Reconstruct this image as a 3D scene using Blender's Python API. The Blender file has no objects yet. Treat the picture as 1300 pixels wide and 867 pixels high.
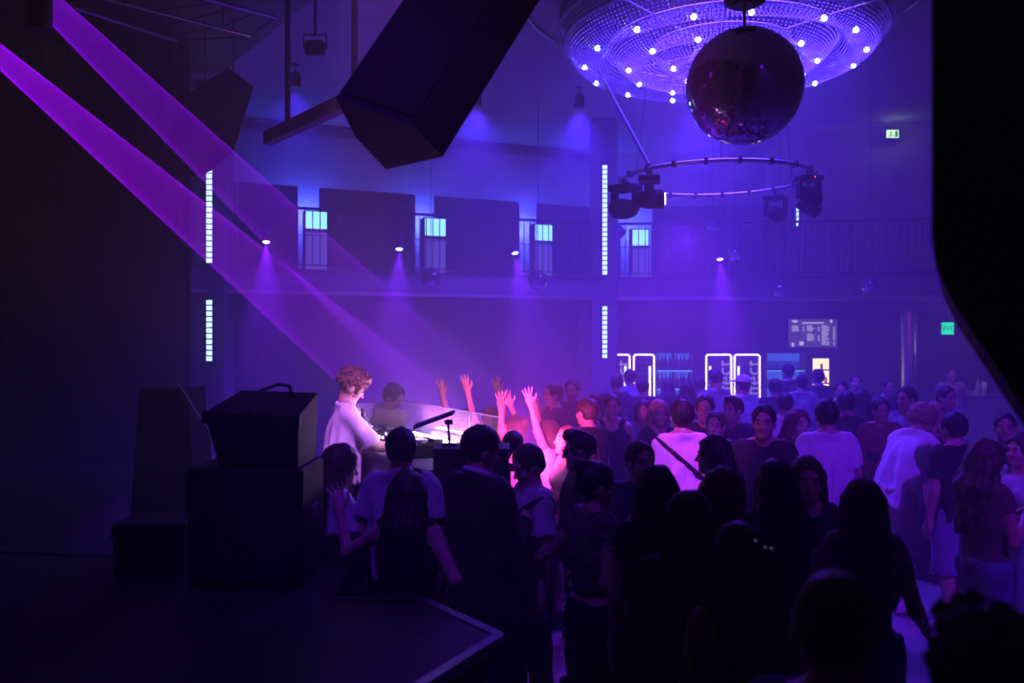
import bpy, math, random, time
import numpy as np
from mathutils import Vector, Matrix

T0 = time.time()
random.seed(7)
SC = bpy.context.scene
COL = SC.collection
PI = math.pi
R = math.radians
FPX, CX, CY, CAMZ = 1100.0, 650.0, 433.5, 2.25


def at(x, y, d):
    """point of the place seen at pixel (x, y) of the 1300x867 photo, d metres in front of the camera"""
    return Vector(((x - CX) / FPX * d, d, CAMZ - (y - CY) / FPX * d))


# ------------------------------------------------------------------ camera
cam_data = bpy.data.cameras.new('camera')
cam = bpy.data.objects.new('camera', cam_data)
COL.objects.link(cam)
cam.location = (0, 0, CAMZ)
cam.rotation_euler = (PI / 2, 0, 0)
cam_data.sensor_width = 36.0
cam_data.lens = FPX * 36.0 / 1300.0
cam_data.clip_start = 0.05
cam_data.clip_end = 200
cam_data.dof.use_dof = True
cam_data.dof.focus_distance = 8.5
cam_data.dof.aperture_fstop = cam_data.lens / 1000.0 / 0.017
SC.camera = cam

# ------------------------------------------------------------------ exposure
SC.view_settings.view_transform = 'Standard'
SC.view_settings.look = 'None'
SC.view_settings.exposure = 0.0
SC.view_settings.gamma = 1.0
SC.view_settings.use_curve_mapping = False
SC.cycles.max_bounces = 5
SC.cycles.diffuse_bounces = 2
SC.cycles.glossy_bounces = 3
SC.cycles.transmission_bounces = 4
SC.cycles.transparent_max_bounces = 12
SC.cycles.volume_bounces = 0
SC.cycles.caustics_reflective = False
SC.cycles.caustics_refractive = False
SC.cycles.sample_clamp_indirect = 4.0
SC.cycles.use_denoising = True

# ------------------------------------------------------------------ world: the smoke of the hall
world = bpy.data.worlds.new('world')
SC.world = world
world.use_nodes = True
wt = world.node_tree
for n in list(wt.nodes):
    wt.nodes.remove(n)
wo = wt.nodes.new('ShaderNodeOutputWorld')
wb = wt.nodes.new('ShaderNodeBackground')
wb.inputs['Color'].default_value = (0, 0, 0, 1)
wb.inputs['Strength'].default_value = 0.0
wv = wt.nodes.new('ShaderNodeVolumeScatter')
wv.inputs['Color'].default_value = (1, 1, 1, 1)
wv.inputs['Density'].default_value = 0.04
wv.inputs['Anisotropy'].default_value = 0.0
wt.links.new(wb.outputs[0], wo.inputs['Surface'])
wt.links.new(wv.outputs[0], wo.inputs['Volume'])


# ------------------------------------------------------------------ lights
def aim(o, target):
    d = Vector(target) - o.location
    o.rotation_euler = d.to_track_quat('-Z', 'Y').to_euler()


def spot(name, loc, target, power, color, cone, blend=0.15, radius=0.05, hollow=False):
    l = bpy.data.lights.new(name, 'SPOT')
    l.energy = power
    l.color = color
    l.spot_size = R(cone)
    l.spot_blend = blend
    l.shadow_soft_size = radius
    if hollow:                                   # a ring gobo: brighter rim than core
        l.use_nodes = True
        t = l.node_tree
        em = next(n for n in t.nodes if n.type == 'EMISSION')
        tc = t.nodes.new('ShaderNodeTexCoord')
        sp = t.nodes.new('ShaderNodeSeparateXYZ')
        t.links.new(tc.outputs['Normal'], sp.inputs[0])
        def m(op, a, b=None):
            n = t.nodes.new('ShaderNodeMath')
            n.operation = op
            for i, v in enumerate((a, b)):
                if v is None:
                    continue
                if isinstance(v, (int, float)):
                    n.inputs[i].default_value = v
                else:
                    t.links.new(v, n.inputs[i])
            return n.outputs[0]
        rr = m('SQRT', m('ADD', m('MULTIPLY', sp.outputs[0], sp.outputs[0]),
                         m('MULTIPLY', sp.outputs[1], sp.outputs[1])))
        rr = m('DIVIDE', rr, m('MAXIMUM', m('ABSOLUTE', sp.outputs[2]), 0.001))
        rr = m('DIVIDE', rr, math.tan(R(cone / 2)))
        mr = t.nodes.new('ShaderNodeMapRange')
        mr.interpolation_type = 'SMOOTHSTEP'
        t.links.new(rr, mr.inputs['Value'])
        mr.inputs['From Min'].default_value = 0.82
        mr.inputs['From Max'].default_value = 0.98
        mr.inputs['To Min'].default_value = hollow
        mr.inputs['To Max'].default_value = 1.0
        t.links.new(mr.outputs[0], em.inputs['Strength'])
    o = bpy.data.objects.new(name, l)
    COL.objects.link(o)
    o.location = loc
    aim(o, target)
    return o


def point(name, loc, power, color, radius=0.1):
    l = bpy.data.lights.new(name, 'POINT')
    l.energy = power
    l.color = color
    l.shadow_soft_size = radius
    o = bpy.data.objects.new(name, l)
    COL.objects.link(o)
    o.location = loc
    return o


def area(name, loc, target, power, color, sx, sy=None, spread=180, shape=None):
    l = bpy.data.lights.new(name, 'AREA')
    l.energy = power
    l.color = color
    l.shape = shape or ('RECTANGLE' if sy else 'DISK')
    l.size = sx
    if sy:
        l.size_y = sy
    l.spread = R(spread)
    o = bpy.data.objects.new(name, l)
    COL.objects.link(o)
    o.location = loc
    aim(o, target)
    return o


VIOLET = (0.18, 0.012, 1.0)
BLUE = (0.14, 0.02, 1.0)
MAGENTA = (1.0, 0.03, 0.62)
BEAM1_SRC, BEAM1_TO = at(-227, -121, 6.0), at(520, 512, 12.0)
BEAM2_SRC, BEAM2_TO = at(-257, -299, 5.2), at(560, 480, 13.5)
spot('moving_head_beam_lower', BEAM1_SRC, BEAM1_TO, 330000, (0.28, 0.0, 0.82), 7.0, 0.10, 0.0, hollow=0.05)
spot('moving_head_beam_upper', BEAM2_SRC, BEAM2_TO, 290000, (0.25, 0.0, 0.84), 6.2, 0.10, 0.0, hollow=0.05)
# wash lamps on the lighting rig above and behind the stage, and a pink lamp over the booth
spot('blue_wash_stage_side', (3.6, 0.6, 6.2), (3.0, 7.5, 1.3), 2500, (0.17, 0.008, 1.0), 46, 0.9, 0.12)
spot('blue_wash_booth', (-0.9, 2.0, 6.3), (-0.7, 5.2, 1.2), 560, (0.13, 0.01, 1.0), 38, 0.9, 0.12)
spot('pink_wash_crowd', (0.5, 3.0, 6.3), (1.38, 6.75, 1.3), 3600, (0.60, 0.05, 1.0), 11, 0.8, 0.06)
spot('pink_wash_booth', (-0.3, 3.0, 6.2), (-1.3, 6.6, 1.55), 3400, (0.62, 0.16, 1.0), 9, 0.8, 0.06)
spot('pink_spot_booth', (-1.2, 9.4, 6.2), (-1.25, 6.6, 1.6), 420, (0.9, 0.05, 0.95), 11, 0.6, 0.04)


# ------------------------------------------------------------------ materials
MATS = {}


def mat(name, color, rough=0.6, metal=0.0, noise=0.0, nscale=20.0, bump=0.0, bscale=60.0, spec=0.5,
        emit=None, estr=0.0, sheen=0.0, trans=0.0, alpha=1.0, sampling='AUTO'):
    if name in MATS:
        return MATS[name]
    m = bpy.data.materials.new(name)
    m.use_nodes = True
    t = m.node_tree
    b = t.nodes['Principled BSDF']
    c = (*color, 1)
    b.inputs['Base Color'].default_value = c
    b.inputs['Roughness'].default_value = rough
    b.inputs['Metallic'].default_value = metal
    b.inputs['Specular IOR Level'].default_value = spec
    if trans:
        b.inputs['Transmission Weight'].default_value = trans
    if alpha < 1:
        b.inputs['Alpha'].default_value = alpha
    if emit:
        b.inputs['Emission Color'].default_value = (*emit, 1)
        b.inputs['Emission Strength'].default_value = estr
    tc = None
    if noise or bump:
        tc = t.nodes.new('ShaderNodeTexCoord')
    if noise:
        n = t.nodes.new('ShaderNodeTexNoise')
        n.inputs['Scale'].default_value = nscale
        n.inputs['Detail'].default_value = 4
        t.links.new(tc.outputs['Object'], n.inputs['Vector'])
        r = t.nodes.new('ShaderNodeValToRGB')
        lo, hi = 1 - noise, 1 + noise
        r.color_ramp.elements[0].position = 0.3
        r.color_ramp.elements[1].position = 0.7
        r.color_ramp.elements[0].color = (*[min(1, v * lo) for v in color], 1)
        r.color_ramp.elements[1].color = (*[min(1, v * hi) for v in color], 1)
        t.links.new(n.outputs['Fac'], r.inputs[0])
        t.links.new(r.outputs[0], b.inputs['Base Color'])
    if bump:
        n2 = t.nodes.new('ShaderNodeTexNoise')
        n2.inputs['Scale'].default_value = bscale
        n2.inputs['Detail'].default_value = 3
        t.links.new(tc.outputs['Object'], n2.inputs['Vector'])
        bp = t.nodes.new('ShaderNodeBump')
        bp.inputs['Strength'].default_value = bump
        bp.inputs['Distance'].default_value = 0.02
        t.links.new(n2.outputs['Fac'], bp.inputs['Height'])
        t.links.new(bp.outputs[0], b.inputs['Normal'])
    if emit:
        m.cycles.emission_sampling = sampling
    MATS[name] = m
    return m


def glow(name, color, strength, sampling='NONE'):
    return mat(name, (0.02, 0.02, 0.02), 0.5, emit=color, estr=strength, sampling=sampling)


# ------------------------------------------------------------------ mesh building
class MB:
    def __init__(self):
        self.v, self.f, self.sm = [], [], []

    def add(self, vs, fs, M=None, smooth=False):
        o = len(self.v)
        for p in vs:
            p = Vector(p)
            self.v.append(tuple(M @ p) if M is not None else tuple(p))
        for f in fs:
            self.f.append(tuple(i + o for i in f))
            self.sm.append(smooth)
        return self

    def box(self, x0, x1, y0, y1, z0, z1, M=None):
        vs = [(x, y, z) for x in (x0, x1) for y in (y0, y1) for z in (z0, z1)]
        fs = [(0, 1, 3, 2), (4, 6, 7, 5), (0, 4, 5, 1), (2, 3, 7, 6), (0, 2, 6, 4), (1, 5, 7, 3)]
        return self.add(vs, fs, M)

    def bbox(self, x0, x1, y0, y1, z0, z1, b=0.01, M=None):
        """box with bevelled edges"""
        X, Y, Z = (x0, x1), (y0, y1), (z0, z1)
        vs, idx = [], {}
        for i in (0, 1):
            for j in (0, 1):
                for k in (0, 1):
                    sx, sy, sz = (b if i == 0 else -b), (b if j == 0 else -b), (b if k == 0 else -b)
                    for a, p in enumerate(((X[i], Y[j] + sy, Z[k] + sz), (X[i] + sx, Y[j], Z[k] + sz),
                                           (X[i] + sx, Y[j] + sy, Z[k]))):
                        idx[i, j, k, a] = len(vs)
                        vs.append(p)
        q = lambda i, j, k, a: idx[i, j, k, a]
        fs = []
        for i in (0, 1):
            fs.append([q(i, 0, 0, 0), q(i, 0, 1, 0), q(i, 1, 1, 0), q(i, 1, 0, 0)])
            fs.append([q(0, i, 0, 1), q(0, i, 1, 1), q(1, i, 1, 1), q(1, i, 0, 1)])
            fs.append([q(0, 0, i, 2), q(0, 1, i, 2), q(1, 1, i, 2), q(1, 0, i, 2)])
        for i in (0, 1):
            for j in (0, 1):
                fs.append([q(i, j, 0, 0), q(i, j, 1, 0), q(i, j, 1, 1), q(i, j, 0, 1)])
                fs.append([q(i, 0, j, 0), q(i, 1, j, 0), q(i, 1, j, 2), q(i, 0, j, 2)])
                fs.append([q(0, i, j, 1), q(1, i, j, 1), q(1, i, j, 2), q(0, i, j, 2)])
                for k in (0, 1):
                    fs.append([q(i, j, k, 0), q(i, j, k, 1), q(i, j, k, 2)])
        c = Vector(((x0 + x1) / 2, (y0 + y1) / 2, (z0 + z1) / 2))
        out = []
        for f in fs:
            ps = [Vector(vs[t]) for t in f]
            n = (ps[1] - ps[0]).cross(ps[2] - ps[0])
            if n.dot(sum(ps, Vector()) / len(ps) - c) < 0:
                f = f[::-1]
            out.append(f)
        return self.add(vs, out, M)

    def prism(self, poly, z0, z1, M=None):
        n = len(poly)
        a = sum(poly[i][0] * poly[(i + 1) % n][1] - poly[(i + 1) % n][0] * poly[i][1] for i in range(n))
        if a < 0:
            poly = poly[::-1]
        vs = [(p[0], p[1], z0) for p in poly] + [(p[0], p[1], z1) for p in poly]
        fs = [tuple(range(n))[::-1], tuple(range(n, 2 * n))]
        fs += [(i, (i + 1) % n, n + (i + 1) % n, n + i) for i in range(n)]
        return self.add(vs, fs, M)

    def hull(self, bottom, top):
        """prism between two loops of 3D points"""
        n = len(bottom)
        c = sum((Vector(p) for p in bottom + top), Vector()) / (2 * n)
        vs = [tuple(p) for p in bottom] + [tuple(p) for p in top]
        fs = [tuple(range(n)), tuple(range(n, 2 * n))] + [(i, (i + 1) % n, n + (i + 1) % n, n + i) for i in range(n)]
        out = []
        for f in fs:
            ps = [Vector(vs[t]) for t in f]
            nn = (ps[1] - ps[0]).cross(ps[2] - ps[0])
            if nn.dot(sum(ps, Vector()) / len(ps) - c) < 0:
                f = f[::-1]
            out.append(f)
        return self.add(vs, out)

    def lathe(self, prof, n=20, M=None, smooth=True, cap=True):
        """prof: list of (r, z) from bottom to top"""
        vs, fs = [], []
        for r, z in prof:
            for i in range(n):
                a = 2 * PI * i / n
                vs.append((r * math.cos(a), r * math.sin(a), z))
        for k in range(len(prof) - 1):
            for i in range(n):
                j = (i + 1) % n
                fs.append((k * n + i, k * n + j, (k + 1) * n + j, (k + 1) * n + i))
        self.add(vs, fs, M, smooth)
        if cap:
            m = len(prof) - 1
            self.add(vs[:n], [tuple(range(n))[::-1]], M)
            self.add(vs[m * n:], [tuple(range(n))], M)
        return self

    def bar(self, a, b, r, n=10, r2=None):
        a, b = Vector(a), Vector(b)
        d = b - a
        M = Matrix.Translation(a) @ d.to_track_quat('Z', 'Y').to_matrix().to_4x4()
        return self.lathe([(r, 0), (r if r2 is None else r2, d.length)], n, M)

    def beam(self, a, b, w, h):
        """square bar, h along the upright"""
        a, b = Vector(a), Vector(b)
        d = b - a
        M = Matrix.Translation(a) @ d.to_track_quat('X', 'Z').to_matrix().to_4x4()
        return self.box(0, d.length, -w / 2, w / 2, -h / 2, h / 2, M)

    def tube(self, pts, r, n=8, closed=False):
        pts = [Vector(p) for p in pts]
        m = len(pts)
        vs, fs = [], []
        for i, p in enumerate(pts):
            if closed:
                d = pts[(i + 1) % m] - pts[i - 1]
            else:
                d = pts[min(i + 1, m - 1)] - pts[max(i - 1, 0)]
            q = d.to_track_quat('Z', 'Y')
            for k in range(n):
                a = 2 * PI * k / n
                vs.append(tuple(p + q @ Vector((r * math.cos(a), r * math.sin(a), 0))))
        for i in range(m if closed else m - 1):
            j = (i + 1) % m
            for k in range(n):
                l = (k + 1) % n
                fs.append((i * n + k, i * n + l, j * n + l, j * n + k))
        self.add(vs, fs, None, True)
        if not closed:
            self.add(vs[:n], [tuple(range(n))[::-1]])
            self.add(vs[(m - 1) * n:], [tuple(range(n))])
        return self

    def ball(self, c, r, n=12, m=8, sc=(1, 1, 1), smooth=True, M=None):
        vs, fs = [(0, 0, -1)], []
        for k in range(1, m):
            t = PI * k / m
            for i in range(n):
                a = 2 * PI * i / n
                vs.append((math.sin(t) * math.cos(a), math.sin(t) * math.sin(a), -math.cos(t)))
        vs.append((0, 0, 1))
        for i in range(n):
            j = (i + 1) % n
            fs.append((0, 1 + j, 1 + i))
            for k in range(m - 2):
                fs.append((1 + k * n + i, 1 + k * n + j, 1 + (k + 1) * n + j, 1 + (k + 1) * n + i))
            fs.append((1 + (m - 2) * n + i, 1 + (m - 2) * n + j, len(vs) - 1))
        vs = [(c[0] + r * sc[0] * x, c[1] + r * sc[1] * y, c[2] + r * sc[2] * z) for x, y, z in vs]
        return self.add(vs, fs, M, smooth)

    def mesh(self, name, m):
        me = bpy.data.meshes.new(name)
        me.from_pydata(self.v, [], self.f)
        me.polygons.foreach_set('use_smooth', self.sm)
        if m:
            me.materials.append(m)
        me.update()
        return me


def link(name, me, parent=None, loc=None, rotz=0.0):
    o = bpy.data.objects.new(name, me)
    COL.objects.link(o)
    if parent is not None:
        o.parent = parent
    if loc is not None:
        o.location = loc
    if rotz:
        o.rotation_euler = (0, 0, rotz)
    return o


def obj(name, mb, m, parent=None, loc=None, rotz=0.0):
    return link(name, mb.mesh(name, m), parent, loc, rotz)


def tag(o, label, cat, group=None):
    o['label'] = label
    o['category'] = cat
    if group:
        o['group'] = group
    return o


def thing(name, label, cat, loc=(0, 0, 0), rotz=0.0, group=None):
    o = bpy.data.objects.new(name, None)
    o.empty_display_size = 0.1
    COL.objects.link(o)
    o.location = loc
    o.rotation_euler = (0, 0, rotz)
    return tag(o, label, cat, group)


def struct(name, mb, m, parent=None):
    o = obj(name, mb, m, parent)
    if parent is None:
        o['kind'] = 'structure'
    return o


def dup(root, loc, rotz=None, label=None, parent=None):
    r = root.copy()
    COL.objects.link(r)
    r.parent = parent
    if loc is not None:
        r.location = loc
    if rotz is not None:
        r.rotation_euler = (0, 0, rotz)
    if label:
        r['label'] = label
    for ch in list(root.children):
        dup(ch, None, None, None, r)
    return r


def text_mesh(body, size, depth=0.002):
    c = bpy.data.curves.new('lettering', 'FONT')
    c.body = body
    c.size = size
    c.extrude = depth
    c.align_x = 'CENTER'
    c.align_y = 'CENTER'
    o = bpy.data.objects.new('lettering', c)
    COL.objects.link(o)
    dg = bpy.context.evaluated_depsgraph_get()
    me = bpy.data.meshes.new_from_object(o.evaluated_get(dg))
    bpy.data.objects.remove(o)
    return me


# ------------------------------------------------------------------ the hall
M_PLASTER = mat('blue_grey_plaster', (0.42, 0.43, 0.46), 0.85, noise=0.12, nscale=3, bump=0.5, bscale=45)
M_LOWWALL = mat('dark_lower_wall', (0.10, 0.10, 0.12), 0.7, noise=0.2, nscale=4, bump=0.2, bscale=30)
M_BARWALL = mat('bar_wall', (0.20, 0.19, 0.21), 0.6, noise=0.1, nscale=5)
M_CEIL = mat('ceiling_paint', (0.34, 0.34, 0.38), 0.9, noise=0.1, nscale=2)
M_FLOOR = mat('worn_dance_floor', (0.30, 0.28, 0.30), 0.42, noise=0.25, nscale=1.6, bump=0.06, bscale=25)
M_BLACK = mat('black_paint', (0.012, 0.012, 0.014), 0.55, noise=0.3, nscale=15)
M_BLACKT = mat('black_textured_cabinet', (0.006, 0.006, 0.007), 0.7, noise=0.3, nscale=60, bump=0.25, bscale=220, spec=0.2)
M_GRILLE = mat('black_grille', (0.005, 0.005, 0.006), 0.5, metal=0.4, bump=0.6, bscale=260)
M_STEEL = mat('brushed_steel', (0.45, 0.45, 0.48), 0.32, metal=1.0, noise=0.1, nscale=30)
M_DKSTEEL = mat('dark_steel', (0.07, 0.07, 0.08), 0.45, metal=0.7, noise=0.2, nscale=25)
M_RAIL = mat('railing_paint', (0.05, 0.05, 0.06), 0.5, metal=0.3)
M_SLAB = mat('gallery_fascia', (0.13, 0.12, 0.14), 0.6, noise=0.15, nscale=3)
M_PART = mat('dark_partition_cloth', (0.035, 0.035, 0.045), 0.9, noise=0.25, nscale=9, bump=0.2, bscale=70)
M_COLUMN = mat('column_paint', (0.10, 0.10, 0.12), 0.6, noise=0.15, nscale=4)
CEILZ = 6.6
struct('floor', MB().box(-10, 12, -3.2, 21.5, -0.2, 0.0), M_FLOOR)
struct('ceiling', MB().box(-10, 12, -3.2, 21.5, CEILZ, CEILZ + 0.2), M_CEIL)


def wall(name, a, b, z0, z1, m, thick=0.2):
    a, b = Vector((*a, 0)), Vector((*b, 0))
    d = (b - a).normalized()
    n = Vector((-d.y, d.x, 0)) * thick          # thickness to the left of a->b, away from the hall
    o = MB().prism([a.xy, b.xy, (b + n).xy, (a + n).xy], z0, z1)
    return struct(name, o, m)


WA, WB = Vector((-9.5, 15.0)), Vector((1.82, 20.0))      # long wall behind the gallery
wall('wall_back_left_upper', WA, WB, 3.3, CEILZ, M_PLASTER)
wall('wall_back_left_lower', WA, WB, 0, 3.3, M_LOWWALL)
wall('wall_back_upper', WB, (5.85, 20.0), 3.3, CEILZ, M_PLASTER)
wall('wall_gallery_return', (5.85, 20.0), (5.85, 17.5), 3.3, CEILZ, M_PLASTER)
wall('wall_gallery_right', (5.85, 17.5), (11.0, 16.9), 3.3, CEILZ, M_PLASTER)
wall('wall_bar', (1.5, 19.5), (11.0, 19.5), 0, 3.1, M_BARWALL)
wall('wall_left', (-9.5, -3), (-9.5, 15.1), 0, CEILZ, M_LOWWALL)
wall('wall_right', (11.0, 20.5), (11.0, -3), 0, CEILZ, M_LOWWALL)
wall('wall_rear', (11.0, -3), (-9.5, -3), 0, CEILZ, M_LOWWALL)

# gallery floor with its lit lower edge
G = [Vector((-9.5, 12.75)), Vector((-5.0, 14.4)), Vector((1.8, 16.9)), Vector((6.5, 16.5)), Vector((11.0, 15.2))]
slab = MB().prism([g[:] for g in G] + [(11.0, 19.6), (1.7, 19.95), (-9.5, 14.98)], 3.06, 3.5)
gallery = struct('floor_gallery', slab, M_SLAB)
e = MB()
for p, q in zip(G[:-1], G[1:]):
    e.beam((p.x, p.y - 0.012, 3.09), (q.x, q.y - 0.012, 3.09), 0.03, 0.06)
obj('edge_trim', e, M_STEEL, gallery)
e = MB()
for p, q in zip(G[:-1], G[1:]):
    e.beam((p.x, p.y - 0.012, 3.47), (q.x, q.y - 0.012, 3.47), 0.03, 0.04)
obj('upper_trim', e, M_DKSTEEL, gallery)
# lower ceiling beam under the gallery on the bar side
struct('trim_1', MB().box(1.9, 10.9, 17.3, 17.55, 2.86, 3.055), M_SLAB)
struct('trim_2', MB().beam((-9.4, 15.0 - 0.08, 6.45), (1.82, 20 - 0.08, 6.45), 0.12, 0.14), M_SLAB)

# railing along the gallery edge: sections between posts
BALU = MB().bar((0, 0, 0.06), (0, 0, 1.02), 0.009, 6).mesh('baluster', M_RAIL)
POSTM = MB().box(-0.025, 0.025, -0.025, 0.025, 0, 1.08).mesh('post', M_RAIL)


def railing(p, q, label):
    p, q = Vector((*p, 3.5)), Vector((*q, 3.5))
    d = q - p
    t = thing('gallery_railing', label, 'railing', p, 0, 'gallery railing sections')
    obj('handrail', MB().bar((0, 0, 1.06), d + Vector((0, 0, 1.06)), 0.026, 8), M_RAIL, t)
    obj('bottom_rail', MB().bar((0, 0, 0.08), d + Vector((0, 0, 0.08)), 0.014, 6), M_RAIL, t)
    obj('middle_rail', MB().bar((0, 0, 0.6), d + Vector((0, 0, 0.6)), 0.008, 6), M_RAIL, t)
    n = max(2, round(d.length / 0.125))
    for i in range(n + 1):
        c = d * (i / n)
        link('post' if i in (0, n) else 'baluster', POSTM if i in (0, n) else BALU, t, c)
    return t


RL = ['dark barred railing section on the gallery beside the light strip column by the curtain',
      'dark barred railing section in front of the glowing stand nearest the hanging loudspeaker',
      'dark barred railing section before the second and third glowing stands',
      'dark barred railing section running up to the light strip column by the fridges',
      'dark barred railing section over the bar fridges',
      'dark barred railing section above the menu screen',
      'dark barred railing section at the bend over the toilet sign']
inset = Vector((0.0, 0.12))
u1 = (G[2] - G[1])
SEGS = [(G[0] + inset, G[1] + inset), (G[1] + inset + u1 * 0.05, G[1] + inset + u1 * 0.33),
        (G[1] + inset + u1 * 0.335, G[1] + inset + u1 * 0.66), (G[1] + inset + u1 * 0.665, G[1] + inset + u1 * 0.96),
        (G[2] + inset + Vector((0.3, 0)), G[2] + inset + (G[3] - G[2]) * 0.55),
        (G[2] + inset + (G[3] - G[2]) * 0.56, G[3] + inset), (G[3] + inset, G[4] + inset)]
for (p, q), l in zip(SEGS, RL):
    railing(p, q, l)


def ray_line(px, q, d):
    """where the sight line of pixel column px crosses the plan line q + t d"""
    k = (px - CX) / FPX
    t = (k * q.y - q.x) / (d.x - k * d.y)
    return q + d * t


wd = (WB - WA).normalized()
wn = Vector((wd.y, -wd.x))                       # towards the hall
PL = WA + wn * 0.75
EDGES = [(150, 300), (302, 378), (405, 527), (551, 659), (681, 752)]
PLAB = ['dark cloth partition on the gallery behind the light strip column by the curtain',
        'narrow dark cloth partition on the gallery beside the first glowing stand',
        'dark cloth partition between the first and second glowing stands',
        'dark cloth partition between the second and third glowing stands',
        'dark cloth partition behind the light strip column by the fridges']
pang = math.atan2(wd.y, wd.x)
for (a, b), l in zip(EDGES, PLAB):
    p, q = ray_line(a, PL, wd), ray_line(b, PL, wd)
    t = thing('partition_screen', l, 'partition', (p.x, p.y, 3.5), pang, 'gallery partitions')
    L = (q - p).length
    obj('cloth_panel', MB().bbox(0, L, -0.03, 0.03, 0.02, 1.72, 0.025), M_PART, t)
    for x in (0.03, L - 0.03):
        obj('upright', MB().box(x - 0.02, x + 0.02, -0.045, -0.031, 0, 1.70), M_BLACK, t)
for (a, b), l in zip([(828, 925), (927, 1020)], ['dark cloth partition on the gallery above the bar fridges',
                                               'dark cloth partition on the gallery above the menu screen']):
    p, q = Vector(((a - CX) / FPX * 19.2, 19.2)), Vector(((b - CX) / FPX * 19.2, 19.2))
    t = thing('partition_screen', l, 'partition', (p.x, p.y, 3.5), 0, 'gallery partitions')
    obj('cloth_panel', MB().bbox(0, q.x - p.x, -0.03, 0.03, 0.02, 1.75, 0.025), M_PART, t)
    for x in (0.03, q.x - p.x - 0.03):
        obj('upright', MB().box(x - 0.02, x + 0.02, -0.045, -0.031, 0, 1.73), M_BLACK, t)

# wall washers in the gaps of the partitions
for i, px in enumerate((392, 539, 670)):
    p = ray_line(px, WA + wn * 0.32, wd)
    point('wall_washer', (p.x, p.y, 4.75), 100, (0.06, 0.09, 1.0), 0.12)
point('wall_washer', ((806 - CX) / FPX * 19.6, 19.6, 4.75), 100, (0.06, 0.09, 1.0), 0.12)

# glowing stands
M_PANE = glow('cyan_light_panel', (0.24, 0.66, 1.0), 2.6, 'AUTO')
M_PANE2 = glow('dim_blue_light_panel', (0.14, 0.13, 0.80), 0.6)  # weak glow painted in for light reflected on the lower pane
GL = G[1] + (G[2] - G[1]).normalized().orthogonal() * 0.0
gd = (G[2] - G[1]).normalized()
gn = Vector((-gd.y, gd.x))
for (x0, x1, yt, yb), l in zip([(388, 415, 268, 290), (540, 566, 277, 299), (680, 701, 285, 305)],
                               ['glowing cyan light stand on the gallery, brightest by the upper violet beam',
                                'glowing cyan light stand between the two longer dark partitions',
                                'glowing cyan light stand left of the light strip column by the fridges']):
    p, q = ray_line(x0, G[1] + gn * 0.75, gd), ray_line(x1, G[1] + gn * 0.75, gd)
    L = (q - p).length
    zt = CAMZ + (CY - yt) / FPX * p.y
    zb = CAMZ + (CY - yb) / FPX * p.y
    t = thing('light_stand', l, 'lamp', (p.x, p.y, 3.5), math.atan2(gd.y, gd.x), 'glowing gallery stands')
    obj('frame', MB().box(-0.02, L + 0.02, 0.02, 0.30, 0.0, zt - 3.5 + 0.02), M_BLACK, t)
    obj('bright_panel', MB().box(0, L, 0.0, 0.019, zb - 3.5, zt - 3.5), M_PANE, t)
    obj('ledge', MB().box(-0.03, L + 0.03, -0.06, 0.018, zb - 3.5 - 0.05, zb - 3.5 - 0.005), M_BLACK, t)
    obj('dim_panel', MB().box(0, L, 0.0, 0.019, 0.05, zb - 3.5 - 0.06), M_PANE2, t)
d4 = 17.6
t = thing('light_stand', 'glowing cyan light stand right of the light strip column by the fridges', 'lamp',
          ((802 - CX) / FPX * d4, d4, 3.5), 0, 'glowing gallery stands')
L = 21 / FPX * d4
obj('frame', MB().box(-0.02, L + 0.02, 0.02, 0.3, 0, 1.04), M_BLACK, t)
obj('bright_panel', MB().box(0, L, 0, 0.019, 0.70, 1.02), M_PANE, t)
obj('ledge', MB().box(-0.03, L + 0.03, -0.06, 0.018, 0.65, 0.695), M_BLACK, t)
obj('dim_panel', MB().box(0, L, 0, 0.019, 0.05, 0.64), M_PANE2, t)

# columns with LED strips
M_LED = glow('white_blue_led', (0.42, 0.62, 1.0), 3.2)
LEDM = MB().box(-0.045, 0.045, -0.012, 0.012, 0, 0.072).mesh('led_segment', M_LED)


def led_run(parent, z0, z1, y=-0.03, x=0.0, rz=0.0, step=0.093):
    n = int((z1 - z0) / step)
    for i in range(n):
        link('led_segment', LEDM, parent, (x, y, z0 + i * step), rz)


def column(p, label, w=0.5, rz=0.0):
    t = thing('column', label, 'column', (p[0], p[1], 0), rz, 'columns with light strips')
    obj('shaft', MB().bbox(-w / 2, w / 2, 0.02, w, 0, CEILZ - 0.002, 0.02), M_COLUMN, t)
    s = obj('led_channel', MB().box(-0.06, 0.06, -0.015, 0.019, 1.9, 3.02), M_BLACK, t)
    led_run(s, 1.93, 3.0, -0.022)
    s = obj('led_channel', MB().box(-0.06, 0.06, -0.015, 0.019, 3.53, 5.77), M_BLACK, t)
    led_run(s, 3.55, 5.75, -0.022)
    return t


column((-5.0, 14.33), 'dark square column with a white LED strip behind the hanging loudspeaker', 0.5, 0.0)
column((1.8, 16.83), 'dark square column with a white LED strip beside the bar fridges', 0.5, 0.0)
t = thing('led_strip', 'short dim LED strip on the gallery wall corner beside the ring truss', 'light strip',
          (5.83, 17.6, 3.5))
obj('led_channel', MB().box(-0.02, 0.019, -0.06, 0.06, 1.0, 2.0), M_BLACK, t)
for i in range(4):
    link('led_segment', LEDM, t, (-0.03, 0, 1.1 + i * 0.1), PI / 2)

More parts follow.
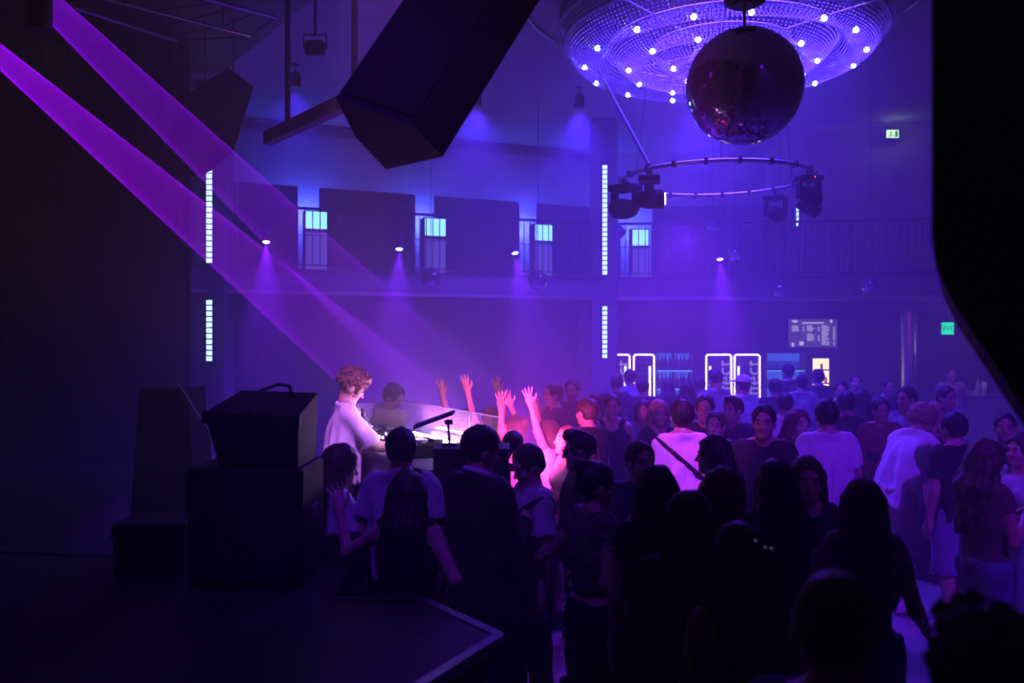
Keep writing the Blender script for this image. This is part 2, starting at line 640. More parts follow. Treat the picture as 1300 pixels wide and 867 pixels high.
# small violet spots on the gallery edge
M_LENS = glow('violet_white_lens', (0.75, 0.6, 1.0), 12.0)
SPB = MB().bar((0, 0, 0), (0, 0, 0.2), 0.062, 14).mesh('housing', M_BLACK)
SPL = MB().lathe([(0.052, -0.012), (0.058, -0.001)], 14).mesh('lens', M_LENS)
SPY = MB().tube([(-0.09, 0, 0.1), (-0.09, 0, 0.26), (0.09, 0, 0.26), (0.09, 0, 0.1)], 0.009, 6).mesh('yoke', M_BLACK)
for (px, py, D, aimx), l in zip([(338, 307, 14.30, 0.15), (507, 316, 15.05, 0.0), (654, 321, 15.75, 0.5), (914, 329, 16.5, 0.1)],
                                ['small violet spotlight on the gallery edge under the lower beam',
                                 'small violet spotlight on the gallery edge between two glowing stands',
                                 'small violet spotlight on the gallery edge aimed at a mirror ball',
                                 'small violet spotlight on the gallery edge over the bar fridges']):
    p = at(px, py, D)
    t = thing('spotlight', l, 'spotlight', p, 0, 'violet spotlights on the gallery edge')
    tgt = p + Vector((aimx, -0.55, -2.6))
    q = (p - tgt).to_track_quat('Z', 'Y')
    for nm, me in (('housing', SPB), ('lens', SPL), ('yoke', SPY)):
        o = link(nm, me, t)
        o.rotation_euler = q.to_euler()
    obj('bracket', MB().bar((0, 0.0, 0.27), (0.0, 0.35, 0.24), 0.012, 6), M_BLACK, t)
    s = spot('violet_edge_spot', p + (tgt - p).normalized() * 0.03, tgt, 2600, (0.19, 0.008, 1.0), 44, 0.8, 0.03)

# ceiling downlights before the gallery, their blue light added to fill the haze
for (x, y), l in (((-3.4, 13.6), 'small ceiling downlight above the first glowing stand'), ((-0.6, 14.6), 'small ceiling downlight behind the large hanging loudspeaker'),
                  ((1.15, 14.8), 'small ceiling downlight beside the light strip column by the fridges'), ((3.1, 14.4), 'small ceiling downlight beyond the mirror ball')):
    t = thing('ceiling_downlight', l, 'ceiling lamp', (x, y, CEILZ - 0.002), 0, 'ceiling downlights')
    obj('mount', MB().lathe([(0.06, -0.03), (0.06, 0.0)], 14), M_BLACK, t)
    obj('stem', MB().bar((0, 0, -0.12), (0, 0, -0.03), 0.012, 8), M_BLACK, t)
    obj('housing', MB().lathe([(0.085, -0.36), (0.085, -0.16), (0.05, -0.12)], 16), M_BLACK, t)
    spot('ceiling_downlight_beam', (x, y, CEILZ - 0.38), (x, y - 0.4, 3.0), 1000 if x < -3 else 2300, (0.06, 0.014, 1.0), 110, 1.0, 0.06)
# black curtain added to keep the unlit left side dark
cv, cf = [], []
NC = 150
for i in range(NC + 1):
    x = -9.3 + 4.75 * i / NC
    cv += [(x, 12.2 + 0.07 * math.sin(i * 1.15) + 0.03 * math.sin(i * 0.47), 0.01), (x, 12.2 + 0.05 * math.sin(i * 1.15), 6.5)]
n0 = len(cv)
cv += [(a, b + 0.02, c) for a, b, c in cv]
for i in range(NC):
    a, b, c, d = 2 * i, 2 * i + 2, 2 * i + 3, 2 * i + 1
    cf += [(a, b, c, d), (n0 + d, n0 + c, n0 + b, n0 + a)]
t = thing('stage_curtain', 'heavy black stage curtain in the dark behind the stage', 'curtain')
obj('drape', MB().add(cv, cf, None, True), mat('black_molton', (0.010, 0.009, 0.012), 0.95, noise=0.3, nscale=8, spec=0.1), t)
obj('curtain_rail', MB().bar((-9.4, 12.21, 6.53), (-4.5, 12.21, 6.53), 0.03, 8), M_DKSTEEL, t)
for x in (-8.5, -6.5, -4.7):
    obj('rail_hanger', MB().bar((x, 12.21, 6.55), (x, 12.21, CEILZ), 0.01, 6), M_DKSTEEL, t)

# ------------------------------------------------------------------ chandelier
CH = Vector((2.65, 11.0, 6.0))
ch = thing('chandelier', 'huge round bead chandelier glowing blue with white globe bulbs', 'chandelier', CH)
M_BEAD = bpy.data.materials.new('clear_beads')
M_BEAD.use_nodes = True
nt = M_BEAD.node_tree
nt.nodes.remove(nt.nodes['Principled BSDF'])
tr = nt.nodes.new('ShaderNodeBsdfTranslucent')
gl = nt.nodes.new('ShaderNodeBsdfGlossy')
tr.inputs[0].default_value = (0.9, 0.9, 0.95, 1)
gl.inputs['Roughness'].default_value = 0.2
mx = nt.nodes.new('ShaderNodeMixShader')
mx.inputs[0].default_value = 0.3
nt.links.new(tr.outputs[0], mx.inputs[1])
nt.links.new(gl.outputs[0], mx.inputs[2])
nt.links.new(mx.outputs[0], nt.nodes['Material Output'].inputs[0])
RINGS = [(2.02, 0.26), (1.98, 0.06), (1.42, 0.0), (0.86, -0.03), (0.32, -0.05)]
bv, bf = [], []
OCT = np.array([(1, 0, 0), (-1, 0, 0), (0, 1, 0), (0, -1, 0), (0, 0, 1), (0, 0, -1)], float)
OF = [(0, 2, 4), (2, 1, 4), (1, 3, 4), (3, 0, 4), (2, 0, 5), (1, 2, 5), (3, 1, 5), (0, 3, 5)]
beads = []
for k in range(len(RINGS) - 1):
    r0, z0 = RINGS[k]
    r1, z1 = RINGS[k + 1]
    n = int(2 * PI * max(r0, r1) / 0.062)
    for i in range(n):
        a = 2 * PI * i / n
        if k == 0:
            m, sag = 7, 0.0
        else:
            m, sag = 24, 0.27
        for j in range(m + 1):
            u = j / m
            rr = r0 + (r1 - r0) * u
            z = z0 + (z1 - z0) * u - sag * 4 * u * (1 - u)
            if k == 0:
                rr += 0.10 * math.sin(PI * u)
            beads.append((rr * math.cos(a), rr * math.sin(a), z, 0.0125))
for rr, z, sc in ((1.98, 0.06, 0.02), (1.42, 0.0, 0.022), (0.86, -0.03, 0.022), (0.32, -0.05, 0.022)):
    n = int(2 * PI * rr / 0.035)
    for i in range(n):
        a = 2 * PI * i / n
        beads.append((rr * math.cos(a), rr * math.sin(a), z - 0.02 + random.uniform(-.01, .01), sc * 0.75))
B = np.array(beads)
V = (B[:, None, :3] + OCT[None] * B[:, None, 3:4]).reshape(-1, 3)
F = (np.array(OF)[None] + (np.arange(len(B)) * 6)[:, None, None]).reshape(-1, 3)


def np_mesh(name, V, F, m, smooth=False):
    me = bpy.data.meshes.new(name)
    V = np.asarray(V, dtype=np.float32)
    F = np.asarray(F, dtype=np.int32)
    k = F.shape[1]
    me.vertices.add(len(V))
    me.vertices.foreach_set('co', V.ravel())
    me.loops.add(F.size)
    me.loops.foreach_set('vertex_index', F.ravel())
    me.polygons.add(len(F))
    me.polygons.foreach_set('loop_start', np.arange(0, F.size, k, dtype=np.int32))
    me.polygons.foreach_set('use_smooth', np.full(len(F), smooth))
    if m:
        me.materials.append(m)
    me.update(calc_edges=True)
    return me


o = link('bead_strings', np_mesh('bead_strings', V, F, M_BEAD), ch)
o['kind'] = 'stuff'
for rr, z in RINGS[1:]:
    obj('ring', MB().tube([(rr * math.cos(2 * PI * i / 64), rr * math.sin(2 * PI * i / 64), z + 0.02) for i in range(64)],
                          0.014, 6, True), M_STEEL, ch)
obj('canopy_plate', MB().lathe([(2.0, 0.40), (2.05, 0.44)], 64), mat('chandelier_plate', (0.06, 0.06, 0.08), 0.8), ch)
for i in range(4):
    a = PI / 4 + i * PI / 2
    obj('hanger', MB().bar((1.2 * math.cos(a), 1.2 * math.sin(a), 0.43), (1.2 * math.cos(a), 1.2 * math.sin(a), CEILZ - CH.z), 0.01, 6), M_STEEL, ch)
    obj('arm', MB().bar((0.3 * math.cos(a), 0.3 * math.sin(a), -0.035), (1.98 * math.cos(a), 1.98 * math.sin(a), 0.04), 0.01, 6), M_STEEL, ch)
M_BULB = glow('white_bulb', (0.75, 0.86, 1.0), 9.0)
BULB = MB().ball((0, 0, 0), 0.034, 10, 6).mesh('bulb', M_BULB)
SOCK = MB().lathe([(0.018, 0.03), (0.022, 0.075)], 8).mesh('socket', M_STEEL)
for rr, z, n, off in ((1.72, -0.22, 15, 0.1), (1.16, -0.28, 11, 0.25), (0.6, -0.29, 6, 0.0)):
    for i in range(n):
        a = 2 * PI * i / n + off + random.uniform(-.06, .06)
        b = link('bulb', BULB, ch, (rr * math.cos(a), rr * math.sin(a), z))
        link('socket', SOCK, b)
area('chandelier_down_light', CH + Vector((0, 0, 0.30)), CH - Vector((0, 0, 3)), 1000, (0.075, 0.022, 1.0), 3.4, None, 130)
obj('shade_disc', MB().lathe([(0.10, 0.36), (0.10, 0.40)], 16), M_STEEL, ch)
# ceiling recess trim round the chandelier
struct('trim_3', MB().tube([(CH.x + 2.5 * math.cos(2 * PI * i / 72), CH.y + 2.5 * math.sin(2 * PI * i / 72), CEILZ - 0.03)
                            for i in range(72)], 0.03, 8, True), M_STEEL)


# ------------------------------------------------------------------ mirror balls
M_MIRROR = mat('mirror_tiles', (0.40, 0.40, 0.43), 0.06, metal=1.0)


def mirror_ball(label, c, r, rows, group=None, rod=None, jit=0.012):
    t = thing('mirror_ball', label, 'mirror ball', c, 0, group)
    V, F = [], []
    rnd = random.Random(int(r * 1000) + rows)
    for k in range(rows):
        t0, t1 = PI * k / rows, PI * (k + 1) / rows
        tm = (t0 + t1) / 2
        n = max(4, int(2 * rows * math.sin(tm)))
        for i in range(n):
            a0, a1 = 2 * PI * (i + 0.04) / n, 2 * PI * (i + 0.96) / n
            g = (t1 - t0) * 0.04
            o = len(V)
            jx, jy = rnd.gauss(0, jit), rnd.gauss(0, jit)
            for tt, aa, e1, e2 in ((t0 + g, a0, -1, -1), (t0 + g, a1, -1, 1), (t1 - g, a1, 1, 1), (t1 - g, a0, 1, -1)):
                rr = r + (jx * e1 + jy * e2) * r * PI / rows * 1.2
                V.append((rr * math.sin(tt) * math.cos(aa), rr * math.sin(tt) * math.sin(aa), rr * math.cos(tt)))
            F.append((o + 3, o + 2, o + 1, o))
    o = link('mirror_tiles', np_mesh('mirror_tiles', V, F, M_MIRROR), t)
    o['kind'] = 'stuff'
    obj('core', MB().ball((0, 0, 0), r * 0.985, 32, 20), M_BLACK, t)
    obj('cap', MB().lathe([(r * 0.12, r * 0.985), (r * 0.1, r * 1.04)], 16), M_DKSTEEL, t)
    if rod:
        obj('chain', MB().bar((0, 0, r * 1.03), (0, 0, rod), 0.006 if r < 0.3 else 0.012, 6), M_DKSTEEL, t)
    return t


BP = at(945, 110, 6.8)
mb = mirror_ball('large dark mirror ball hanging in front of the chandelier', BP, 0.452, 56, None, 0.66)
obj('motor', MB().lathe([(0.10, 0.63), (0.16, 0.66), (0.16, 0.86), (0.07, 0.90)], 18), M_BLACK, mb)
obj('hanging_rod', MB().bar((0, 0, 0.88), (0, 0, CEILZ - BP.z - 0.002), 0.02, 8), M_BLACK, mb)
for px, py, r, l in ((933, 322, 9.5, 'small mirror ball beside the violet spotlight over the fridges'),
                     (905, 288, 7.0, 'small mirror ball below the ring truss'),
                     (785, 295, 8.5, 'small mirror ball right of the light strip column by the fridges'),
                     (990, 367, 10.0, 'dim mirror ball on the gallery edge above the second bar shelf'),
                     (1105, 362, 11.5, 'dim mirror ball on the gallery edge by the menu screen'),
                     (683, 355, 13.0, 'dim mirror ball on the gallery edge left of the light strip column by the fridges'),
                     (547, 352, 13.0, 'dim mirror ball on the gallery edge below the second glowing stand')):
    D = 14.2 if px < 660 else 15.4
    p = at(px, py, D)
    mirror_ball(l, p, r / FPX * D, 16, 'small mirror balls', CEILZ - p.z - 0.002)

# ------------------------------------------------------------------ ring truss with lamps
RT = at(908, 228, 11.0)
t = thing('ring_truss', 'round tubular lighting truss hanging under the chandelier', 'truss', RT)
rr = 1.19
for dz, dr in ((0.0, 0.0), (0.0, -0.0)):
    pass
obj('ring_tube', MB().tube([(rr * math.cos(2 * PI * i / 72), rr * math.sin(2 * PI * i / 72), 0) for i in range(72)], 0.026, 8, True), M_STEEL, t)
CL = MB().box(-0.02, 0.02, -0.036, 0.036, -0.036, 0.036).mesh('joint_clamp', M_DKSTEEL)
for i in range(20):
    a = 2 * PI * i / 20
    link('joint_clamp', CL, t, (rr * math.cos(a), rr * math.sin(a), 0), a + PI / 2)
hp = at(748, 70, 12.2)
obj('hanging_pole', MB().bar((at(824, 209, 11.0) - RT), at(752, 75, 12.2) - RT, 0.026, 8), M_DKSTEEL, t)
for a in (20, 140, 260):
    obj('wire', MB().bar((rr * math.cos(R(a)), rr * math.sin(R(a)), 0), (0.9 * math.cos(R(a)), 0.9 * math.sin(R(a)), CEILZ - RT.z), 0.005, 5), M_DKSTEEL, t)

M_REDLED = glow('red_led', (1.0, 0.02, 0.04), 5.0)
M_WLENS = glow('white_lens', (0.95, 0.9, 1.0), 9.0)


def moving_head(label, loc, target, lens=None, leds=0, sc=1.0, group='moving head lamps', hung=None):
    """loc: pivot of the head; target: the point it is aimed at"""
    loc, d = Vector(loc), (Vector(target) - Vector(loc)).normalized()
    yaw = math.atan2(d.y, d.x) + PI / 2
    t = thing('moving_head_lamp', label, 'stage lamp', loc + Vector((0, 0, 0.32 * sc)), yaw, group)
    t.scale = (sc, sc, sc)
    obj('base', MB().bbox(-0.17, 0.17, -0.14, 0.14, -0.10, -0.02, 0.015), M_BLACKT, t)
    obj('clamp', MB().box(-0.02, 0.02, -0.04, 0.04, -0.02, 0.05), M_DKSTEEL, t)
    for s in (-1, 1):
        obj('yoke_arm', MB().bbox(s * 0.165 - 0.025, s * 0.165 + 0.025, -0.06, 0.06, -0.36, -0.101, 0.012), M_BLACKT, t)
    el = math.asin(max(-1, min(1, -d.z)))          # below the horizon
    M = Matrix.Translation((0, 0, -0.32)) @ Matrix.Rotation(-(PI / 2 - el), 4, 'X')
    h = obj('head', MB().lathe([(0.09, -0.2), (0.125, -0.17), (0.125, 0.02), (0.10, 0.14), (0.06, 0.18)], 18, M), M_BLACKT, t)
    obj('lens', MB().lathe([(0.075, -0.212), (0.085, -0.201)], 18, M), lens or M_BLACK, h)
    for i in range(leds):
        obj('indicator_light', MB().ball((0.03 * i, -0.145, -0.06), 0.012, 8, 5), M_REDLED, t)
    if hung:
        obj('hanging_pipe', MB().bar((0, 0, 0.05), (0, 0, (CEILZ - t.location.z - 0.002) / sc), 0.02, 8), M_DKSTEEL, t)
    return t


def on_ring(deg):
    return RT + Vector((rr * math.cos(R(deg)), rr * math.sin(R(deg)), -0.055))


def ring_head(label, deg, target, lens=None, leds=0, sc=0.9):
    p = on_ring(deg) - Vector((0, 0, 0.37 * sc - 0.02))
    return moving_head(label, p, target, lens, leds, sc)


ring_head('moving head lamp on the ring truss with a lit white lens', 217, RT + Vector((4.0, -1.6, -0.3)), M_WLENS, 0, 0.9)
ring_head('unlit moving head lamp on the ring truss next to the hanging pole', 190, RT + Vector((-3.0, -2.0, -0.6)), None, 0, 1.0)
ring_head('moving head lamp on the ring truss with two red indicator lights', 35, RT + Vector((3, 3, -1)), None, 2, 0.8)
ring_head('moving head lamp on the ring truss with one red indicator light', -38, RT + Vector((2, -4, -2)), None, 1, 0.8)
ring_head('moving head lamp on the ring truss opposite the hanging pole', 2, RT + Vector((5, 0, -2)), None, 1, 0.8)
for src, to, l in ((BEAM1_SRC, BEAM1_TO, 'moving head lamp throwing the lower violet beam'), (BEAM2_SRC, BEAM2_TO, 'moving head lamp throwing the upper violet beam')):
    moving_head(l, src - (to - src).normalized() * 0.26, to, MATS['violet_white_lens'], hung=True)
ring_down = spot('ring_lamp_wash', RT + Vector((-0.6, -1.0, -0.75)), RT + Vector((-1.2, -4.2, -3.5)), 500, VIOLET, 80, 0.8, 0.1)

# cylinder lamp hanging at the top left
p = at(49, 36, 5.2)
t = thing('cylinder_lamp', 'black cylindrical lamp housing hanging in front of the upper beam', 'stage lamp', p)
obj('housing', MB().lathe([(0.060, 0), (0.076, 0.02), (0.078, 0.30), (0.05, 0.34)], 20), M_BLACK, t)
obj('end_ring', MB().lathe([(0.070, -0.012), (0.072, 0.0)], 20), M_DKSTEEL, t)
obj('stem', MB().bar((0, 0, 0.33), (0, 0, CEILZ - p.z - 0.002), 0.014, 8), M_BLACK, t)

# ------------------------------------------------------------------ ceiling truss top left
t = thing('ceiling_truss', 'metal lattice truss under the dark ceiling above the violet beams', 'truss')
chords = [(at(60, -20, 9.4), at(318, 46, 10.4)), (at(95, 10, 9.6), at(225, 52, 10.6)), (at(200, -18, 9.3), at(350, 22, 10.3))]
for a, b in chords:
    obj('chord', MB().bar(a, b, 0.024, 8), M_STEEL, t)
for i in range(7):
    u = i / 6.0
    pts = [a.lerp(b, u) for a, b in chords]
    obj('brace', MB().bar(pts[0], pts[1], 0.010, 6), M_DKSTEEL, t)
    obj('brace', MB().bar(pts[0], pts[2], 0.010, 6), M_DKSTEEL, t)
for u in (0.1, 0.85):
    a = chords[0][0].lerp(chords[0][1], u)
    obj('hanger', MB().bar(a, (a.x, a.y, CEILZ), 0.012, 6), M_DKSTEEL, t)
# black dropped ceiling section added to stand in for shadow over the stage side
struct('ceiling_stage_side', MB().prism([(-4.55, 13.5), (-2.6, 10.8), (-1.2, 8.8), (-1.2, -3.0), (-9.5, -3.0), (-9.5, 12.6)], 6.42, CEILZ - 0.002), M_BLACK)
# arm with a rod beside the large loudspeaker
t = thing('support_beam', 'long dark ceiling beam with a vertical rod beside the hanging loudspeaker', 'beam')
obj('arm', MB().beam(at(340, 176, 9.0), at(470, 115, 7.2), 0.10, 0.13), M_DKSTEEL, t)
a = at(365, 158, 8.7)
obj('rod', MB().bar(a, (a.x, a.y, CEILZ), 0.03, 8), M_DKSTEEL, t)
a = at(450, 122, 7.5)
obj('rod', MB().bar(a, (a.x, a.y, CEILZ), 0.03, 8), M_DKSTEEL, t)
p = at(400, 62, 10.0)
t = thing('small_flood_lamp', 'small dim flood lamp on the ceiling left of the hanging loudspeaker', 'stage lamp', p)
obj('housing', MB().bbox(-0.11, 0.11, -0.06, 0.06, -0.09, 0.09, 0.02), M_DKSTEEL, t)
obj('bracket', MB().tube([(-0.13, 0, 0), (-0.13, 0, 0.16), (0.13, 0, 0.16), (0.13, 0, 0)], 0.012, 6), M_DKSTEEL, t)
obj('stem', MB().bar((0, 0, 0.16), (0, 0, CEILZ - p.z), 0.015, 6), M_DKSTEEL, t)


# ------------------------------------------------------------------ hanging loudspeakers
def on_plane(px, py, P0, N):
    d = Vector(((px - CX) / FPX, 1.0, -(py - CY) / FPX))
    cam0 = Vector((0, 0, CAMZ))
    return cam0 + d * ((P0 - cam0).dot(N) / d.dot(N))


def hung_speaker(label, pix, A, D0, L, grille_edge):
    A = A.normalized()
    P0 = at(pix[0][0], pix[0][1], D0)
    bot = [on_plane(x, y, P0, A) for x, y in pix]
    top = [p + A * L for p in bot]
    c = sum(bot, Vector()) / len(bot)
    t = thing('hanging_loudspeaker', label, 'loudspeaker', c, 0, 'hanging loudspeakers')
    bot = [p - c for p in bot]
    top = [p - c for p in top]
    obj('cabinet', MB().hull(bot, top), M_BLACKT, t)
    i, j = grille_edge
    mid = (sum(bot, Vector()) + sum(top, Vector())) / (2 * len(bot))
    q = [bot[i], bot[j], top[j], top[i]]
    n = (q[1] - q[0]).cross(q[3] - q[0]).normalized()
    if n.dot(q[0] - mid) < 0:
        n = -n
    ctr = sum(q, Vector()) / 4
    inn = [ctr + (p - ctr) * 0.93 + n * 0.004 for p in q]
    obj('grille', MB().hull(inn, [p + n * 0.015 for p in inn]), M_GRILLE, t)
    tc = sum(top, Vector()) / len(top)
    for s in (0.35, -0.35):
        a = tc + (top[0] - top[-2]) * s * 0.6
        obj('hanging_wire', MB().bar(a, (a.x, a.y, CEILZ - c.z - 0.002), 0.008, 6), M_DKSTEEL, t)
    return t


hung_speaker('large black angular loudspeaker hanging left of the chandelier',
             [(426, 125), (452, 175), (490, 215), (562, 199), (525, 160)], Vector((1.42, 1.0, 2.64)), 4.3, 1.22, (0, 4))
hung_speaker('dark loudspeaker hanging behind the violet beams',
             [(205, 200), (222, 232), (268, 217), (297, 190), (262, 165)], Vector((0.0, 0.8, 1.0)), 10.4, 1.25, (0, 4))

# black loudspeaker close on the right, hung beside the stage
t = thing('side_loudspeaker', 'big black loudspeaker hanging beside the stage, hiding part of the hall', 'loudspeaker', (0.969, 2.0, 1.86))
prof = [(0.0, 1.75), (0.0, 0.625), (0.010, 0.56), (0.047, 0.485), (0.32, 0.07), (0.375, 0.0), (1.0, 0.0), (1.0, 1.75)]
bk_ = [Vector((x + 0.27, 0.5, z - 0.05)) for x, z in prof]
obj('cabinet', MB().hull([Vector((x, 0.0, z)) for x, z in prof], bk_), M_BLACKT, t)
obj('grille', MB().box(0.42, 0.96, -0.018, -0.002, 0.06, 1.68), M_GRILLE, t)
obj('side_handle', MB().bbox(0.985, 1.012, 0.18, 0.32, 0.8, 1.0, 0.006), M_DKSTEEL, t)
for x in (0.35, 0.85):
    obj('hanging_wire', MB().bar((x + 0.1, 0.25, 1.70), (x + 0.1, 0.25, CEILZ - 1.86 - 0.002), 0.01, 6), M_DKSTEEL, t)

# ------------------------------------------------------------------ stage deck and the loudspeaker stack
SZ = 1.05
deck = [(-0.052, 3.553), (-0.40, 4.02), (-0.86, 4.06), (-0.90, 4.75), (-3.0, 4.95), (-3.15, 8.6), (-9.4, 8.6), (-9.4, 0.4), (-1.5, 0.8)]
M_DECK = mat('black_stage_deck', (0.014, 0.013, 0.018), 0.5, noise=0.3, nscale=12, bump=0.2, bscale=90)
sd = thing('stage_deck', 'black raised stage deck with an aluminium edge', 'stage', (0, 0, 0))
obj('deck_top', MB().prism(deck, SZ - 0.10, SZ - 0.004), M_DECK, sd)
M_ALU = mat('aluminium_edge', (0.55, 0.55, 0.6), 0.35, metal=0.9, noise=0.1)
for i, (a, b) in enumerate(zip(deck, deck[1:] + deck[:1])):
    obj('edge_profile', MB().beam((a[0], a[1], SZ - 0.02), (b[0], b[1], SZ - 0.02), 0.045, 0.045), M_ALU if i in (0, 8) else M_BLACK, sd)
inner = [(-0.11, 3.50), (-0.44, 3.95), (-0.92, 3.99), (-0.97, 4.68), (-3.07, 4.88), (-3.22, 8.53), (-9.3, 8.53), (-9.3, 0.5), (-1.5, 0.9)]
obj('skirt', MB().prism(inner, 0.0, SZ - 0.11), M_BLACK, sd)

x0, x1, D = -1.57, -1.01, 4.18
t = thing('subwoofer', 'black subwoofer box on the stage under the monitor loudspeaker', 'loudspeaker', ((x0 + x1) / 2, D + 0.25, SZ))
obj('cabinet', MB().bbox(-0.28, 0.28, -0.25, 0.22, 0.012, 0.585, 0.012), M_BLACKT, t)
obj('grille', MB().bbox(-0.25, 0.25, -0.268, -0.251, 0.05, 0.55, 0.004), M_GRILLE, t)
for s in (-1, 1):
    for yy in (-0.2, 0.17):
        obj('foot', MB().lathe([(0.025, 0), (0.02, 0.0115)], 10, Matrix.Translation((s * 0.22, yy, 0))), M_BLACK, t)
    obj('handle', MB().bbox(s * 0.28 - 0.004, s * 0.28 + 0.004, -0.08, 0.08, 0.30, 0.37, 0.003), M_DKSTEEL, t)
mon = thing('monitor_loudspeaker', 'black wedge monitor loudspeaker on the subwoofer beside the disc jockey', 'loudspeaker',
            ((x0 + x1) / 2 + 0.02, D + 0.22, SZ + 0.587))
bt = [Vector(p) for p in ((-0.15, -0.19, 0), (0.23, -0.19, 0), (0.23, 0.18, 0), (-0.13, 0.18, 0))]
md = [Vector(p) for p in ((-0.22, -0.20, 0.27), (0.235, -0.20, 0.25), (0.24, 0.20, 0.34), (-0.165, 0.20, 0.355))]
obj('cabinet', MB().hull(bt, md), M_BLACKT, mon)
obj('grille', MB().hull([Vector(p) for p in ((-0.13, -0.200, 0.02), (0.20, -0.200, 0.02), (0.21, -0.209, 0.235), (-0.19, -0.209, 0.25))],
                        [Vector(p) for p in ((-0.13, -0.208, 0.02), (0.20, -0.208, 0.02), (0.21, -0.217, 0.235), (-0.19, -0.217, 0.25))]), M_GRILLE, mon)
obj('corner_cap', MB().bbox(0.215, 0.245, -0.22, -0.19, 0.20, 0.262, 0.006), M_BLACK, mon)
obj('corner_cap', MB().bbox(-0.23, -0.20, -0.22, -0.19, 0.215, 0.28, 0.006), M_BLACK, mon)
cp = mon.location + Vector((-0.03, 0.0, 0))
t = tag(obj('black_cable', MB().tube([Vector((-0.05, -0.235, 0.08)), Vector((-0.03, -0.232, 0.19)), Vector((0.0, -0.22, 0.30)),
                                      Vector((0.03, -0.12, 0.37)), Vector((0.08, 0.0, 0.395)), Vector((0.125, 0.06, 0.385)), Vector((0.13, 0.10, 0.325))], 0.009, 8),
            mat('black_rubber', (0.012, 0.012, 0.014), 0.6, noise=0.2), None, mon.location),
        'black cable looping over the top of the monitor loudspeaker', 'cable')

t = thing('loudspeaker_stack', 'dark loudspeaker stack beyond the stage left of the monitor loudspeaker', 'loudspeaker', (-2.55, 6.6, 0))
obj('lower_cabinet', MB().bbox(-0.26, 0.26, -0.25, 0.25, 0.0, 0.98, 0.015), M_BLACKT, t)
obj('upper_cabinet', MB().hull([Vector(p) for p in ((-0.26, -0.22, 0.985), (0.22, -0.22, 0.985), (0.22, 0.22, 0.985), (-0.26, 0.22, 0.985))],
                               [Vector(p) for p in ((-0.20, -0.20, 1.90), (0.15, -0.20, 1.90), (0.15, 0.16, 1.90), (-0.20, 0.16, 1.90))]), M_BLACKT, t)
obj('grille', MB().bbox(-0.2, 0.2, -0.262, -0.2505, 0.08, 0.9, 0.004), M_GRILLE, t)
t = tag(obj('white_cable', MB().tube([at(226, 486, 6.37), at(250, 525, 6.36), at(268, 552, 6.36), at(270, 600, 6.33), Vector((-2.2, 6.3, 0.8)), Vector((-2.15, 6.28, 0.01))], 0.008, 6),
            mat('pale_cable', (0.4, 0.4, 0.45), 0.6, noise=0.1)), 'thin pale cable running down the dark loudspeaker stack', 'cable')
t = thing('flight_case', 'dark flight case on the stage in the shadow left of the subwoofer', 'case', (-1.84, 4.6, SZ))
obj('body', MB().bbox(-0.2, 0.16, -0.18, 0.12, 0.0, 0.2, 0.01), M_BLACKT, t)
obj('lid', MB().bbox(-0.205, 0.165, -0.185, 0.125, 0.203, 0.27, 0.01), M_BLACKT, t)
obj('lid_edge', MB().box(-0.208, 0.168, -0.191, -0.186, 0.20, 0.208), M_DKSTEEL, t)

# ------------------------------------------------------------------ DJ booth
ba = math.atan2(-0.89, 0.456)
BO = Vector((-0.75, 6.73, 0))
M_BOOTH = mat('booth_panel', (0.16, 0.15, 0.17), 0.5, noise=0.15, nscale=6)
bo = thing('dj_booth', 'tall disc jockey booth with a grey desk and clear front screen', 'dj booth', BO, ba)
DZ = 1.42
obj('desk_top', MB().bbox(-1.12, 1.12, -0.36, 0.30, DZ - 0.05, DZ, 0.008), M_BOOTH, bo)
obj('desk_apron', MB().box(-1.10, 1.10, -0.35, -0.33, DZ - 0.30, DZ - 0.051), M_BOOTH, bo)
obj('front_panel', MB().box(-1.10, 1.10, 0.24, 0.27, 0.0, DZ - 0.051), M_BLACK, bo)
obj('side_panel', MB().box(1.08, 1.10, -0.328, 0.239, 0.0, DZ - 0.051), M_BOOTH, bo)
obj('side_panel', MB().box(-1.10, -1.08, -0.328, 0.239, 0.0, DZ - 0.051), M_BOOTH, bo)
obj('leg_panel', MB().box(0.55, 0.58, -0.328, 0.239, 0.0, DZ - 0.051), M_BOOTH, bo)
M_GLASS = bpy.data.materials.new('clear_screen')
M_GLASS.use_nodes = True
nt = M_GLASS.node_tree
nt.nodes.remove(nt.nodes['Principled BSDF'])
t1 = nt.nodes.new('ShaderNodeBsdfTransparent')
t2 = nt.nodes.new('ShaderNodeBsdfGlossy')
t2.inputs['Roughness'].default_value = 0.12
t3 = nt.nodes.new('ShaderNodeBsdfDiffuse')
t3.inputs[0].default_value = (0.8, 0.8, 0.85, 1)
m1 = nt.nodes.new('ShaderNodeMixShader')
m1.inputs[0].default_value = 0.45
nt.links.new(t2.outputs[0], m1.inputs[1])
nt.links.new(t3.outputs[0], m1.inputs[2])
m2 = nt.nodes.new('ShaderNodeMixShader')
m2.inputs[0].default_value = 0.10
nt.links.new(t1.outputs[0], m2.inputs[1])
nt.links.new(m1.outputs[0], m2.inputs[2])
nt.links.new(m2.outputs[0], nt.nodes['Material Output'].inputs[0])
GZ = DZ + 0.31
for a, b in ((-1.05, 0.55), (0.56, 1.10)):
    g = obj('screen_pane', MB().box(a, b, 0.215, 0.223, DZ + 0.002, GZ), M_GLASS, bo)
    obj('pane_edge', MB().box(a, b, 0.214, 0.224, GZ, GZ + 0.007), M_ALU, g)
obj('screen_post', MB().box(0.545, 0.565, 0.210, 0.228, DZ, GZ + 0.006), M_ALU, bo)
obj('screen_pane', MB().box(-1.05, -1.042, -0.15, 0.213, DZ + 0.002, GZ - 0.02), M_GLASS, bo)


